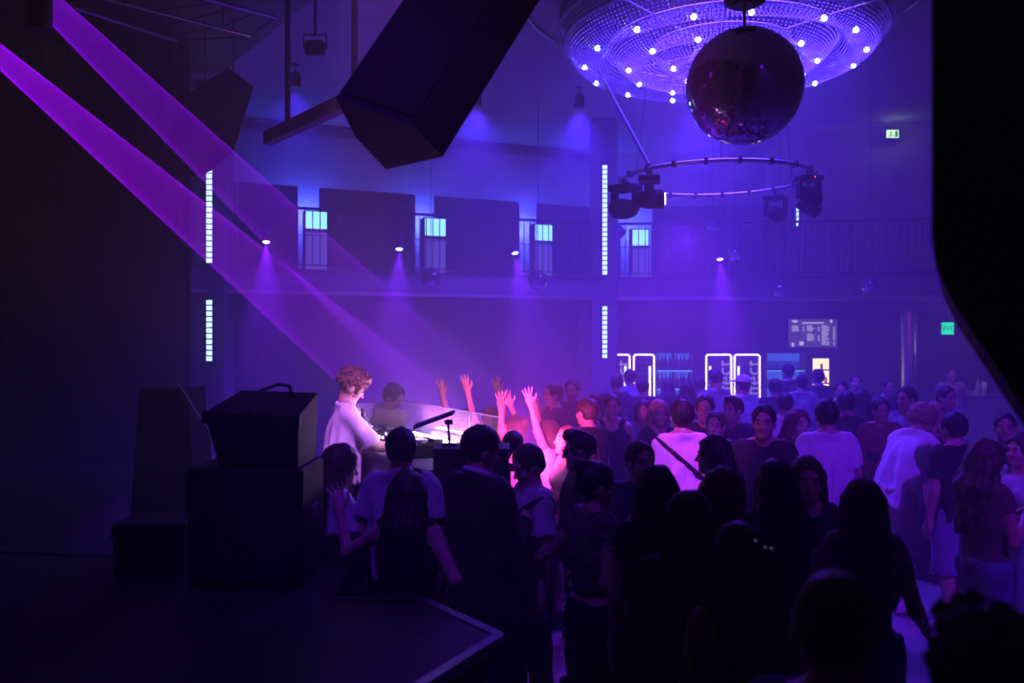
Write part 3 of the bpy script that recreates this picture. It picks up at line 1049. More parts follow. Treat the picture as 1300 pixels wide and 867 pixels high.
def booth_pt(x, y, z):
    return BO + Matrix.Rotation(ba, 3, 'Z') @ Vector((x, y, z))


M_WARMLED = glow('warm_white_led', (1.0, 0.86, 0.8), 11.0)
t = thing('led_bar', 'glowing white LED bar lying behind the clear screen of the booth', 'light bar', booth_pt(0.15, 0.13, DZ), ba)
obj('housing', MB().bbox(-0.55, 0.55, -0.035, 0.035, 0.0, 0.04, 0.006), M_BLACK, t)
obj('tube', MB().bar((-0.54, 0, 0.062), (0.54, 0, 0.062), 0.028, 10), M_WARMLED, t)
area('booth_led_light', booth_pt(0.15, 0.12, DZ + 0.12), booth_pt(0.15, 0.14, DZ + 1.2), 34, (0.85, 0.25, 1.0), 1.0, 0.05)
area('booth_led_light_down', booth_pt(0.15, 0.08, DZ + 0.15), booth_pt(0.15, -0.1, DZ), 10, (0.9, 0.6, 1.0), 0.9, 0.05)
M_BTN = glow('white_button', (1.0, 0.75, 0.95), 2.5)
M_PINKB = glow('pink_button', (1.0, 0.15, 0.6), 3.0)


def player(label, x, y):
    t = thing('media_player', label, 'media player', booth_pt(x, y, DZ), ba, 'media players on the booth')
    obj('body', MB().bbox(-0.16, 0.16, -0.20, 0.15, 0.0, 0.10, 0.012), M_BLACKT, t)
    j = obj('jog_wheel', MB().lathe([(0.105, 0.1005), (0.105, 0.115), (0.09, 0.122)], 28, Matrix.Translation((0, -0.04, 0))), M_DKSTEEL, t)
    obj('display', MB().lathe([(0.03, 0.1225), (0.028, 0.125)], 18, Matrix.Translation((0, -0.04, 0))), M_BTN, j)
    obj('screen', MB().box(-0.11, 0.11, 0.07, 0.14, 0.101, 0.125), M_BLACK, t)
    for k in range(3):
        obj('button', MB().lathe([(0.012, 0.1005), (0.011, 0.108)], 10, Matrix.Translation((-0.13 + 0.0, -0.16 + k * 0.04, 0))), M_PINKB if k == 1 else M_BTN, t)
    obj('slider', MB().box(0.125, 0.140, -0.09, -0.07, 0.101, 0.112), M_STEEL, t)


player('media player with a jog wheel at the far end of the booth', -0.62, -0.13)
player('media player with a jog wheel next to the black cabinet', 0.42, -0.13)
t = thing('dj_mixer', 'black mixer with rows of knobs between the two media players', 'mixer', booth_pt(-0.10, -0.13, DZ), ba)
obj('body', MB().bbox(-0.17, 0.17, -0.20, 0.18, 0.0, 0.09, 0.012), M_BLACKT, t)
KN = MB().lathe([(0.011, 0.0905), (0.009, 0.115)], 8).mesh('knob', M_STEEL)
for i in range(4):
    for j in range(5):
        link('knob', KN, t, (-0.12 + i * 0.08, 0.14 - j * 0.045, 0))
    obj('fader', MB().box(-0.128 + i * 0.08, -0.112 + i * 0.08, -0.15, -0.135, 0.0905, 0.11), M_BTN, t)
obj('light_row', MB().box(-0.15, 0.15, -0.205, -0.201, 0.045, 0.055), M_PINKB, t)
t = thing('laptop', 'open laptop with a pale lid at the far end of the booth', 'laptop', booth_pt(-0.92, 0.07, DZ), ba + 0.9)
obj('keyboard_base', MB().bbox(-0.15, 0.15, -0.11, 0.10, 0.0, 0.018, 0.004), M_DKSTEEL, t)
obj('lid', MB().bbox(-0.15, 0.15, 0, 0.008, 0, 0.21, 0.003, Matrix.Translation((0, 0.105, 0.014)) @ Matrix.Rotation(-0.2, 4, 'X')),
    mat('pale_laptop_lid', (0.6, 0.58, 0.6), 0.4, noise=0.05), t)
M_BOTTLE = mat('dark_bottle_glass', (0.05, 0.05, 0.06), 0.1, noise=0.2, spec=0.8)


def bottle_mb(h=0.28, r=0.036):
    return MB().lathe([(r * 0.9, 0), (r, 0.01), (r, h * 0.55), (r * 0.4, h * 0.72), (r * 0.36, h * 0.96), (r * 0.42, h)], 12)


for i, (x, y) in enumerate(((-0.98, -0.20), (-1.04, -0.10))):
    t = thing('bottle', ['taller dark bottle standing behind the disc jockey arm', 'shorter dark bottle standing by the laptop'][i], 'bottle', booth_pt(x, y, DZ))
    obj('glass_body', bottle_mb(0.30 - i * 0.06), M_BOTTLE, t)
    obj('paper_label', MB().lathe([(0.0368, 0.05), (0.0368, 0.11)], 12, None, True, False), mat('bottle_paper', (0.6, 0.6, 0.6), 0.7, noise=0.1), t)
tag(obj('headphone_cable', MB().tube([booth_pt(-0.55, -0.30, DZ + 0.012), booth_pt(-0.52, -0.26, DZ + 0.15), booth_pt(-0.44, -0.24, DZ + 0.19),
                                    booth_pt(-0.34, -0.25, DZ + 0.16), booth_pt(-0.30, -0.27, DZ + 0.102)], 0.006, 8), mat('white_cable_rubber', (0.8, 0.8, 0.8), 0.5, noise=0.05)),
    'white cable looping over the booth by the disc jockey hands', 'cable')

# black cabinet at the near end of the booth
t = thing('black_cabinet', 'plain black cabinet closing the near end of the booth', 'cabinet', (-0.20, 5.41, 0), 0.0)
obj('body', MB().bbox(-0.28, 0.18, -0.16, 0.16, 0.0, 1.57, 0.01), M_BLACK, t)
obj('top_plate', MB().bbox(-0.285, 0.185, -0.165, 0.165, 1.571, 1.60, 0.006), M_BLACK, t)
tb = at(570, 560, 5.5)
t = thing('tablet_stand', 'tilted tablet on a thin stand on the black cabinet', 'stand', (-0.39, 5.41, 1.602))
obj('base', MB().lathe([(0.05, 0), (0.045, 0.012)], 16), M_BLACK, t)
obj('stem', MB().bar((0, 0, 0.01), (-0.01, 0, 0.15), 0.008, 8), M_BLACK, t)
obj('clip', MB().bbox(-0.03, 0.02, -0.015, 0.015, 0.13, 0.16, 0.004), M_BLACK, t)
Mt = Matrix.Translation((-0.09, 0, 0.165)) @ Matrix.Rotation(R(-20), 4, 'Y')
obj('tablet', MB().bbox(-0.135, 0.125, -0.09, 0.09, -0.012, 0.010, 0.004, Mt), mat('tablet_shell', (0.10, 0.11, 0.14), 0.4, noise=0.1), t)
pp = booth_pt(0.95, 0.37, 1.56)
pt_ = Vector((0.28, 7.35, 1.62))
t = thing('par_lamp', 'small pink lamp clamped to the crowd side of the booth', 'stage lamp', pp, 0)
q = (pp - pt_).to_track_quat('Z', 'Y')
o = obj('housing', MB().lathe([(0.07, 0.0), (0.075, 0.02), (0.06, 0.14), (0.03, 0.16)], 16), M_BLACK, t)
o.rotation_euler = q.to_euler()
o2 = obj('lens', MB().lathe([(0.06, -0.012), (0.066, -0.001)], 16), glow('pink_lens', (1.0, 0.2, 0.7), 8.0), o)
obj('bracket', MB().bar((0, 0, -0.05), booth_pt(0.95, 0.27, 1.36) - pp, 0.012, 6), M_BLACK, t)
spot('par_lamp_light', pp + (pt_ - pp).normalized() * 0.04, pt_, 430, (1.0, 0.06, 0.60), 70, 0.7, 0.05)
# platform the disc jockey stands on
struct('floor_booth_platform', MB().prism([tuple(booth_pt(x, y, 0).xy) for x, y in ((-1.1, -1.0), (0.52, -1.0), (0.52, -0.37), (-1.1, -0.37))], 0.0, 0.27), M_DECK)

# ------------------------------------------------------------------ bar
BY = 18.7
M_FRAMELED = glow('fridge_frame_light', (1.0, 0.72, 0.92), 3.4)
M_FRIDGE = mat('fridge_black', (0.03, 0.03, 0.035), 0.4, noise=0.1)
M_INNER = glow('fridge_inner_light', (0.85, 0.9, 0.8), 2.4)
M_DOORGL = mat('fridge_door_glass', (0.10, 0.08, 0.14), 0.15, noise=0.1)
M_PRINT = mat('grey_door_print', (0.62, 0.60, 0.64), 0.6, emit=(0.6, 0.55, 0.7), estr=0.55, sampling='NONE')  # faint glow added so the lettering shows through the haze
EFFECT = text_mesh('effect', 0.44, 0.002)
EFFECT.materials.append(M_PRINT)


def fridge(px0, px1, label, inner, word):
    x0, x1 = (px0 - CX) / FPX * BY, (px1 - CX) / FPX * BY
    w = x1 - x0
    t = thing('drinks_fridge', label, 'fridge', ((x0 + x1) / 2, BY, 0), 0, 'lit drinks fridges')
    obj('cabinet', MB().bbox(-w / 2, w / 2, 0.03, 0.62, 0.02, 2.02, 0.02), M_FRIDGE, t)
    d = obj('door', MB().box(-w / 2 + 0.05, w / 2 - 0.05, 0.0, 0.028, 0.25, 1.93), M_DOORGL, t)
    fr = MB()
    b, i = w / 2 - 0.028, 0.022
    fr.tube([(-b, 0.0, 0.2), (-b, 0, 1.93), (-b + 0.03, 0, 1.965), (b - 0.03, 0, 1.965), (b, 0, 1.93), (b, 0, 0.2)], i, 6)
    obj('light_frame', fr, M_FRAMELED, t)
    if inner:
        xx = w / 2 - 0.12 if inner > 0 else -w / 2 + 0.11
        obj('inner_light', MB().bar((xx, -0.006, 0.5 if inner > 0 else 1.3), (xx, -0.006, 1.72), 0.026, 8), M_INNER, d)
    if inner == 2:
        for z in (1.2, 1.55, 1.8):
            obj('shelf', MB().box(-w / 2 + 0.06, w / 2 - 0.1, -0.006, -0.001, z, z + 0.02), M_STEEL, d)
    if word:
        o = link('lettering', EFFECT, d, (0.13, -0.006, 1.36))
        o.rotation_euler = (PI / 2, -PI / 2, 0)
    obj('handle', MB().bar((-w / 2 + 0.08, -0.03, 0.95), (-w / 2 + 0.08, -0.03, 1.25), 0.012, 6), M_STEEL, d)
    return t


fridge(766, 801, 'drinks fridge with a glowing frame half hidden by the middle column', 1, True)
fridge(803, 832, 'drinks fridge with a glowing frame and a bright pale interior beside the bottle shelf', 2, False)
fridge(895, 930, 'drinks fridge with a glowing frame and big door lettering, next to the bottle shelf', -1, True)
fridge(931, 966, 'drinks fridge with a glowing frame and big door lettering, next to the empty blue shelf', -1, True)
M_BLUEBACK = glow('blue_shelf_backlight', (0.05, 0.22, 1.0), 0.75)
M_BLUEDIM = glow('dim_blue_shelf_backlight', (0.04, 0.13, 0.85), 0.35)  # dimmer glow paints the backlight fading down the back panel
M_SHELF = mat('shelf_board', (0.12, 0.10, 0.16), 0.5, noise=0.1)


def shelf_unit(px0, px1, label, boards):
    x0, x1 = (px0 - CX) / FPX * BY, (px1 - CX) / FPX * BY
    w = x1 - x0
    t = thing('back_bar_shelf', label, 'shelf', ((x0 + x1) / 2, BY, 0), 0, 'blue back bar shelves')
    obj('back_panel', MB().box(-w / 2, w / 2, 0.40, 0.42, 0.6, 2.02), M_SHELF, t)
    for z in boards:
        b = obj('shelf_board', MB().box(-w / 2, w / 2, 0.05, 0.398, z, z + 0.05), M_SHELF, t)
        obj('led_panel', MB().box(-w / 2 + 0.01, w / 2 - 0.01, 0.385, 0.398, z + 0.20, z + 0.37), M_BLUEBACK, b)
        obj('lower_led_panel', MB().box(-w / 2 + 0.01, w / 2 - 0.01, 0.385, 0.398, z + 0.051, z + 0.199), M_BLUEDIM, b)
        obj('led_line', MB().box(-w / 2 + 0.01, w / 2 - 0.01, 0.055, 0.075, z - 0.014, z - 0.001), glow('blue_led_line', (0.10, 0.45, 1.0), 2.6), b)
    obj('top_board', MB().box(-w / 2, w / 2, 0.05, 0.42, 2.021, 2.05), M_SHELF, t)
    for s in (-1, 1):
        obj('side_board', MB().box(s * (w / 2 + 0.012) - 0.01, s * (w / 2 + 0.012) + 0.01, 0.05, 0.42, 0.0, 2.05), M_SHELF, t)
    if px0 < 900:
        obj('divider', MB().box(-0.01, 0.01, 0.06, 0.38, 0.6, 2.02), M_SHELF, t)
    return t, (x0 + x1) / 2, w


t, cx, w = shelf_unit(834, 880, 'blue backlit shelf full of bottles between the lit fridges', (0.82, 1.22, 1.62))
M_BB = [mat('bottle_a', (0.10, 0.07, 0.16), 0.2, noise=0.1), mat('bottle_b', (0.28, 0.16, 0.12), 0.2, noise=0.1), mat('bottle_c', (0.05, 0.06, 0.12), 0.2, noise=0.1)]
BBM = [bottle_mb(0.30, 0.036).mesh('bottle', m) for m in M_BB] + [bottle_mb(0.26, 0.042).mesh('bottle', M_BB[0])]
for z in (0.872, 1.272, 1.672):
    for i in range(9):
        x = cx - w / 2 + 0.06 + i * (w - 0.12) / 8
        if abs(x - cx) < 0.05:
            continue
        o = link('bottle', random.choice(BBM), None, (x, BY + 0.22 + random.uniform(-.05, .05), z))
        bk = {'bottle_a': 'purple', 'bottle_b': 'brown', 'bottle_c': 'dark blue'}[o.data.materials[0].name]
        tag(o, f"small {bk} bottle on the {'lowest' if z < 1 else 'middle' if z < 1.5 else 'top'} board of the bottle shelf", 'bottle', f"{bk} bottles on the {'lowest' if z < 1 else 'middle' if z < 1.5 else 'top'} board")
shelf_unit(975, 1023, 'blue backlit empty shelf right of the lettered fridges', (0.82, 1.22, 1.62))
x0, x1 = (1033 - CX) / FPX * BY, (1053 - CX) / FPX * BY
w = x1 - x0
t = thing('warm_display_fridge', 'narrow display case with warm yellow light below the menu screen', 'fridge', ((x0 + x1) / 2, BY, 0))
obj('cabinet', MB().bbox(-w / 2 - 0.05, w / 2 + 0.05, 0.05, 0.6, 0.02, 1.95, 0.02), M_FRIDGE, t)
obj('lit_back', MB().box(-w / 2, w / 2, 0.03, 0.049, 0.7, 1.88), glow('warm_case_light', (1.0, 0.62, 0.30), 3.2), t)
for z in (1.05, 1.33, 1.62):
    obj('shelf', MB().box(-w / 2, w / 2, 0.0, 0.029, z, z + 0.03), M_BLACK, t)
for x, z in ((-0.08, 1.08), (0.02, 1.08), (0.10, 1.08), (-0.05, 1.36), (0.09, 1.36), (0.0, 1.65)):
    obj('can', MB().lathe([(0.03, z + 0.001), (0.03, z + 0.12)], 8, Matrix.Translation((x, -0.001, 0))), mat('can_yellow', (0.7, 0.45, 0.1), 0.4, noise=0.2), t)
t = thing('bar_counter', 'long dark bar counter in front of the lit fridges', 'counter', (4.6, 17.5, 0))
obj('counter_top', MB().bbox(-2.4, 2.4, -0.32, 0.32, 1.05, 1.10, 0.01), M_SHELF, t)
obj('front_panel', MB().box(-2.35, 2.35, -0.26, -0.22, 0.0, 1.049), M_FRIDGE, t)
# warm and blue spill of the bar
area('bar_back_light', (4.3, 18.5, 2.0), (4.3, 16.0, 1.4), 7, (0.55, 0.25, 1.0), 4.0, 0.5)
point('warm_case_glow', (6.65, 18.3, 1.5), 3, (1.0, 0.45, 0.2), 0.15)

# menu screen
SY = 18.9
p0, p1 = at(1000, 404, SY), at(1064, 442, SY)
w, h = p1.x - p0.x, p0.z - p1.z
t = thing('menu_screen', 'wall menu screen with pale lists on dark, above the bar', 'screen', ((p0.x + p1.x) / 2, SY, (p0.z + p1.z) / 2))
obj('casing', MB().bbox(-w / 2, w / 2, 0.0, 0.07, -h / 2, h / 2, 0.01), M_BLACK, t)
sc_ = obj('display', MB().box(-w / 2 + 0.02, w / 2 - 0.02, -0.006, -0.001, -h / 2 + 0.02, h / 2 - 0.02), glow('menu_background', (0.17, 0.13, 0.30), 0.55), t)
rows = MB()
rn = random.Random(3)
def mark(x, y, ww, hh):
    rows.box(-w / 2 + x * w, -w / 2 + (x + ww) * w, -0.009, -0.0065, h / 2 - (y + hh) * h, h / 2 - y * h)
mark(0.28, 0.13, 0.44, 0.055)
for cx_, c0, n in ((0.08, 0.24, 5), (0.38, 0.24, 5), (0.38, 0.52, 6), (0.67, 0.24, 12), (0.67, 0.74, 4)):
    for i in range(n):
        ww = rn.uniform(0.10, 0.17)
        mark(cx_, c0 + i * 0.042, ww if i else 0.10, 0.026)
        if i:
            mark(cx_ + 0.215 if cx_ < 0.6 else 0.90, c0 + i * 0.042, 0.035, 0.026)
obj('menu_lines', rows, glow('menu_text', (0.75, 0.72, 0.9), 0.9), sc_)
pic = MB()
pic.ball((-w / 2 + 0.14 * w, -0.008, h / 2 - 0.10 * h), 0.05, 10, 6, (1.4, 0.05, 0.6))
pic.ball((-w / 2 + 0.86 * w, -0.008, h / 2 - 0.10 * h), 0.04, 10, 6, (0.8, 0.05, 1.0))
pic.ball((-w / 2 + 0.10 * w, -0.008, -h / 2 + 0.12 * h), 0.04, 10, 6, (0.8, 0.05, 1.2))
pic.ball((-w / 2 + 0.27 * w, -0.008, -h / 2 + 0.16 * h), 0.055, 10, 6, (1.0, 0.05, 0.9))
obj('picture_mark', pic, glow('menu_text2', (0.8, 0.75, 0.85), 1.0), sc_)
obj('wall_arm', MB().box(-0.05, 0.05, 0.071, 19.5 - SY, -0.05, 0.05), M_BLACK, t)

# signs
p = at(1203, 417, 17.0)
t = thing('toilet_sign', 'small green lit sign with the letters WC near the silver column', 'sign', p)
obj('sign_box', MB().bbox(-0.128, 0.128, 0.0, 0.05, -0.125, 0.125, 0.006), mat('sign_green_case', (0.05, 0.3, 0.2), 0.5, noise=0.1), t)
f = obj('lit_face', MB().box(-0.12, 0.12, -0.008, -0.001, -0.117, 0.117), glow('green_sign_light', (0.0, 0.95, 0.42), 1.7), t)
me = text_mesh('WC', 0.16, 0.002)
me.materials.append(mat('sign_letter', (0.0, 0.09, 0.06), 0.6, noise=0.1))
o = link('lettering', me, f, (0.012, -0.012, -0.005))
o.rotation_euler = (PI / 2, 0, 0)
obj('hanger', MB().bar((0, 0.025, 0.12), (0, 0.025, 3.055 - p.z), 0.01, 6), M_BLACK, t)
point('toilet_sign_glow', p + Vector((0, -0.12, 0.05)), 0.5, (0.0, 1.0, 0.45), 0.08)
p = at(1133, 170, 17.05)
t = thing('exit_sign', 'small pale green lit exit sign high on the gallery wall', 'sign', p)
obj('sign_box', MB().bbox(-0.13, 0.13, 0.0, 0.06, -0.085, 0.085, 0.006), M_BLACK, t)
f = obj('lit_face', MB().box(-0.122, 0.122, -0.008, -0.001, -0.078, 0.078), glow('exit_sign_light', (0.62, 1.0, 0.5), 2.2), t)
pg = MB().ball((-0.03, -0.010, 0.035), 0.016, 10, 6, (1, 0.1, 1))
pg.box(-0.045, -0.015, -0.011, -0.009, -0.03, 0.018).box(-0.075, -0.04, -0.011, -0.009, -0.055, -0.03).box(-0.015, 0.01, -0.011, -0.009, -0.055, -0.035)
pg.box(0.045, 0.10, -0.011, -0.009, -0.06, 0.055)
obj('running_figure', pg, mat('exit_green', (0.05, 0.4, 0.15), 0.6, noise=0.1), f)
obj('wall_mount', MB().box(-0.03, 0.03, 0.061, 0.25, -0.03, 0.03), M_BLACK, t)
point('exit_sign_glow', p + Vector((0, -0.15, 0.0)), 1.6, (0.75, 0.9, 0.65), 0.08)

# silver column and the right hand counter
t = thing('silver_column', 'round silver column under the gallery right of the menu screen', 'column', (at(1155, 0, 17.9).x, 17.9, 0))
obj('shaft', MB().lathe([(0.19, 0.10), (0.19, 2.96)], 28), M_STEEL, t)
obj('base_ring', MB().lathe([(0.23, 0.0), (0.23, 0.05), (0.195, 0.10)], 28), M_DKSTEEL, t)
obj('top_ring', MB().lathe([(0.195, 2.961), (0.22, 3.055)], 28), M_DKSTEEL, t)
t = thing('side_counter', 'pale side bar counter beyond the silver column', 'counter', (9.35, 17.0, 0))
obj('counter_top', MB().bbox(-0.62, 0.8, -0.3, 0.3, 1.17, 1.22, 0.01), M_STEEL, t)
obj('front_panel', MB().box(-0.58, 0.76, -0.24, -0.20, 0.0, 1.169), mat('pale_counter_front', (0.55, 0.55, 0.6), 0.6, noise=0.08), t)
point('side_counter_light', (9.2, 16.5, 2.2), 4, (0.75, 0.7, 0.9), 0.1)
M_CLEAR = mat('pale_glassware', (0.75, 0.75, 0.78), 0.15, noise=0.05)
for i, (px, hh, rr_, nm, l) in enumerate(((1232, 0.06, 0.03, 'short_glass', 'short glass on the pale side counter'), (1241, 0.30, 0.036, 'bottle', 'slim pale bottle on the pale side counter'),
                                       (1249, 0.24, 0.05, 'tall_glass', 'wide pale jug glass on the pale side counter'), (1237, 0.07, 0.035, 'short_glass', 'squat glass beside the slim pale bottle'))):
    o = obj(nm, bottle_mb(hh, rr_) if nm == 'bottle' else MB().lathe([(rr_ * 0.8, 0), (rr_, hh), (rr_ * 0.9, hh), (rr_ * 0.72, 0.01)], 14), M_CLEAR, None,
            ((px - CX) / FPX * 16.9, 16.9, 1.222))
    tag(o, l, 'bottle' if nm == 'bottle' else 'glass')

# round black high table at the lower right
t = thing('high_table', 'round black high table top at the edge of the dance floor', 'table', (1.98, 3.05, 0))
obj('table_top', MB().lathe([(0.44, 1.06), (0.46, 1.075), (0.46, 1.095), (0.44, 1.10)], 40), M_BLACK, t)
obj('pole', MB().lathe([(0.04, 0.03), (0.04, 1.06)], 14), M_BLACK, t)
obj('base', MB().lathe([(0.26, 0.0), (0.24, 0.02), (0.05, 0.04)], 28), M_BLACK, t)


# ------------------------------------------------------------------ people: implicit bodies turned into meshes
def axis_lines(lo, hi, coarse, fine_zones):
    zs = sorted(fine_zones)
    out, x = [lo], lo
    while x < hi:
        st = coarse
        for a, b, f in zs:
            if a <= x < b:
                st = f
                break
            if x < a < x + coarse:
                st = min(st, max(a - x, 0.004))
        x += st
        out.append(x)
    return np.array(out, dtype=np.float32)


class Field:
    def __init__(self, xs, ys, zs):
        self.ax = (xs, ys, zs)
        self.f = np.full((len(xs), len(ys), len(zs)), 0.5, dtype=np.float32)

    def block(self, lo, hi):
        sl = []
        for k in range(3):
            a = max(0, np.searchsorted(self.ax[k], lo[k]) - 1)
            b = min(len(self.ax[k]), np.searchsorted(self.ax[k], hi[k]) + 1)
            if b <= a:
                return None, None
            sl.append(slice(a, b))
        X = self.ax[0][sl[0]][:, None, None]
        Y = self.ax[1][sl[1]][None, :, None]
        Z = self.ax[2][sl[2]][None, None, :]
        return tuple(sl), (X, Y, Z)

    def put(self, sl, d, k):
        o = self.f[sl]
        if k > 0:
            h = np.maximum(k - np.abs(o - d), 0.0) / k
            self.f[sl] = np.minimum(o, d) - h * h * k * 0.25
        else:
            self.f[sl] = np.minimum(o, d)

    def cone(self, a, b, r1, r2, k=0.02, clip=None, grow=0.0):
        a, b = np.asarray(a, dtype=np.float32), np.asarray(b, dtype=np.float32)
        m = max(r1, r2) + 0.07 + grow
        sl, P = self.block(np.minimum(a, b) - m, np.maximum(a, b) + m)
        if sl is None:
            return self
        ba = b - a
        L = float(ba @ ba) + 1e-9
        dx, dy, dz = P[0] - a[0], P[1] - a[1], P[2] - a[2]
        t = np.clip((dx * ba[0] + dy * ba[1] + dz * ba[2]) / L, 0, 1)
        d = np.sqrt((dx - t * ba[0]) ** 2 + (dy - t * ba[1]) ** 2 + (dz - t * ba[2]) ** 2) - (r1 + (r2 - r1) * t) - grow
        if clip is not None:
            c, n = clip
            d = np.maximum(d, (P[0] - c[0]) * n[0] + (P[1] - c[1]) * n[1] + (P[2] - c[2]) * n[2])
        self.put(sl, d, k)
        return self

    def ell(self, c, r, Rm=None, k=0.015, sub=False):
        """ellipsoid with centre c, radii r, axes the columns of Rm; sub carves it out"""
        m = max(r) + 0.07
        c = np.asarray(c, dtype=np.float32)
        sl, P = self.block(c - m, c + m)
        if sl is None:
            return self
        dx, dy, dz = P[0] - c[0], P[1] - c[1], P[2] - c[2]
        if Rm is not None:
            q = [dx * Rm[0, i] + dy * Rm[1, i] + dz * Rm[2, i] for i in range(3)]
        else:
            q = [dx, dy, dz]
        k0 = np.sqrt((q[0] / r[0]) ** 2 + (q[1] / r[1]) ** 2 + (q[2] / r[2]) ** 2)
        k1 = np.sqrt((q[0] / r[0] ** 2) ** 2 + (q[1] / r[1] ** 2) ** 2 + (q[2] / r[2] ** 2) ** 2) + 1e-6
        d = k0 * (k0 - 1) / k1
        if sub:
            self.f[sl] = np.maximum(self.f[sl], -d)
        else:
            self.put(sl, d, k)
        return self

    def clip(self, c, n):
        X, Y, Z = self.ax[0][:, None, None], self.ax[1][None, :, None], self.ax[2][None, None, :]
        self.f = np.maximum(self.f, (X - c[0]) * n[0] + (Y - c[1]) * n[1] + (Z - c[2]) * n[2])
        return self

    def ripple(self, amp, fx, fz, ph=0.0):
        X, Y, Z = self.ax[0][:, None, None], self.ax[1][None, :, None], self.ax[2][None, None, :]
        self.f = self.f + amp * np.sin(fz * Z + 2.2 * np.sin(fx * X + ph) + 1.7 * np.sin(fx * Y + 2 * ph) + ph)
        return self

    def folds(self, c, up, amp, n, ph, span):
        """hanging folds that deepen towards the hem"""
        X, Y, Z = self.ax[0][:, None, None] - c[0], self.ax[1][None, :, None] - c[1], self.ax[2][None, None, :] - c[2]
        h = np.clip(-(X * up[0] + Y * up[1] + Z * up[2]) / span, 0, 1)
        self.f = self.f + amp * h * np.sin(n * np.arctan2(X, Y + 1e-4) + ph + 1.3 * np.sin(7 * Z + ph))
        return self

    def curls(self, amp, w, ph=0.0):
        X, Y, Z = self.ax[0][:, None, None], self.ax[1][None, :, None], self.ax[2][None, None, :]
        u = X + 0.012 * np.sin(0.7 * w * Y + ph) + 0.012 * np.sin(0.55 * w * Z + 2 * ph)
        v = Y + 0.012 * np.sin(0.6 * w * Z + 3 * ph) + 0.5 * X
        t = Z + 0.012 * np.sin(0.65 * w * X + ph) - 0.4 * Y
        self.f = self.f + amp * (np.sin(w * u + ph) * np.sin(0.87 * w * v + 1.3 * ph) + np.sin(0.93 * w * t + 2 * ph) * np.sin(0.8 * w * u + 4 * ph)) * 0.6
        return self

    def strands(self, amp, n, c):
        X, Y = self.ax[0][:, None, None] - c[0], self.ax[1][None, :, None] - c[1]
        Z = self.ax[2][None, None, :]
        self.f = self.f + amp * np.sin(n * np.arctan2(X, Y + 0.001) + 3 * np.sin(9 * Z))
        return self

    def mesh(self, name, m):
        f = self.f
        ins = f < 0
        nx, ny, nz = f.shape
        c = [ins[i:nx - 1 + i, j:ny - 1 + j, k:nz - 1 + k] for i in (0, 1) for j in (0, 1) for k in (0, 1)]
        s = sum(x.astype(np.int8) for x in c)
        act = (s > 0) & (s < 8)
        I, J, K = np.nonzero(act)
        if len(I) == 0:
            return None
        idx = np.full(act.shape, -1, dtype=np.int32)
        idx[I, J, K] = np.arange(len(I))
        off = [(i, j, k) for i in (0, 1) for j in (0, 1) for k in (0, 1)]
        val = np.stack([f[I + i, J + j, K + k] for i, j, k in off], 1)
        pos = np.stack([np.stack([self.ax[0][I + i], self.ax[1][J + j], self.ax[2][K + k]], 1) for i, j, k in off], 1)
        acc = np.zeros((len(I), 3), dtype=np.float32)
        cnt = np.zeros((len(I), 1), dtype=np.float32)
        for a in range(8):
            for b in range(a + 1, 8):
                if sum(abs(p - q) for p, q in zip(off[a], off[b])) != 1:
                    continue
                va, vb = val[:, a], val[:, b]
                cr = (va < 0) != (vb < 0)
                t = np.where(cr, va / np.where(cr, va - vb, 1), 0)[:, None]
                acc += np.where(cr[:, None], pos[:, a] + t * (pos[:, b] - pos[:, a]), 0)
                cnt += cr[:, None]
        V = acc / cnt
        quads = []
        for axn in range(3):
            e = [slice(1, -1)] * 3
            e[axn] = slice(0, -1)
            A = ins[tuple(e)]
            e2 = list(e)
            e2[axn] = slice(1, None)
            Bq = ins[tuple(e2)]
            ch = A != Bq
            p = np.nonzero(ch)
            g = [p[k] + (0 if k == axn else 1) for k in range(3)]
            u, w = [(1, 2), (2, 0), (0, 1)][axn]
            def cell(du, dw):
                q = [g[0].copy(), g[1].copy(), g[2].copy()]
                q[u] = q[u] - du
                q[w] = q[w] - dw
                return idx[q[0], q[1], q[2]]
            Q = np.stack([cell(1, 1), cell(0, 1), cell(0, 0), cell(1, 0)], 1)
            inside = A[p]
            Q = np.where(inside[:, None], Q, Q[:, ::-1])
            quads.append(Q)
        Q = np.concatenate(quads)
        Q = Q[(Q >= 0).all(1)]
        return np_mesh(name, V, Q, m, True)


SKINS = [mat('skin_light', (0.58, 0.36, 0.27), 0.5, noise=0.08, nscale=30), mat('skin_mid', (0.45, 0.27, 0.19), 0.5, noise=0.08, nscale=30),
         mat('skin_tan', (0.34, 0.19, 0.13), 0.5, noise=0.08, nscale=30)]
HAIRS = {'black': mat('black_hair', (0.010, 0.008, 0.009), 0.58, noise=0.3, nscale=50),
         'brown': mat('brown_hair', (0.05, 0.028, 0.018), 0.58, noise=0.35, nscale=50),
         'auburn': mat('auburn_hair', (0.12, 0.045, 0.03), 0.58, noise=0.35, nscale=50),
         'blond': mat('blond_hair', (0.34, 0.25, 0.14), 0.58, noise=0.3, nscale=50)}


def cloth(name, c, noise=0.12):
    return mat('cloth_' + name, c, 0.85, noise=noise, nscale=14, bump=0.15, bscale=120)


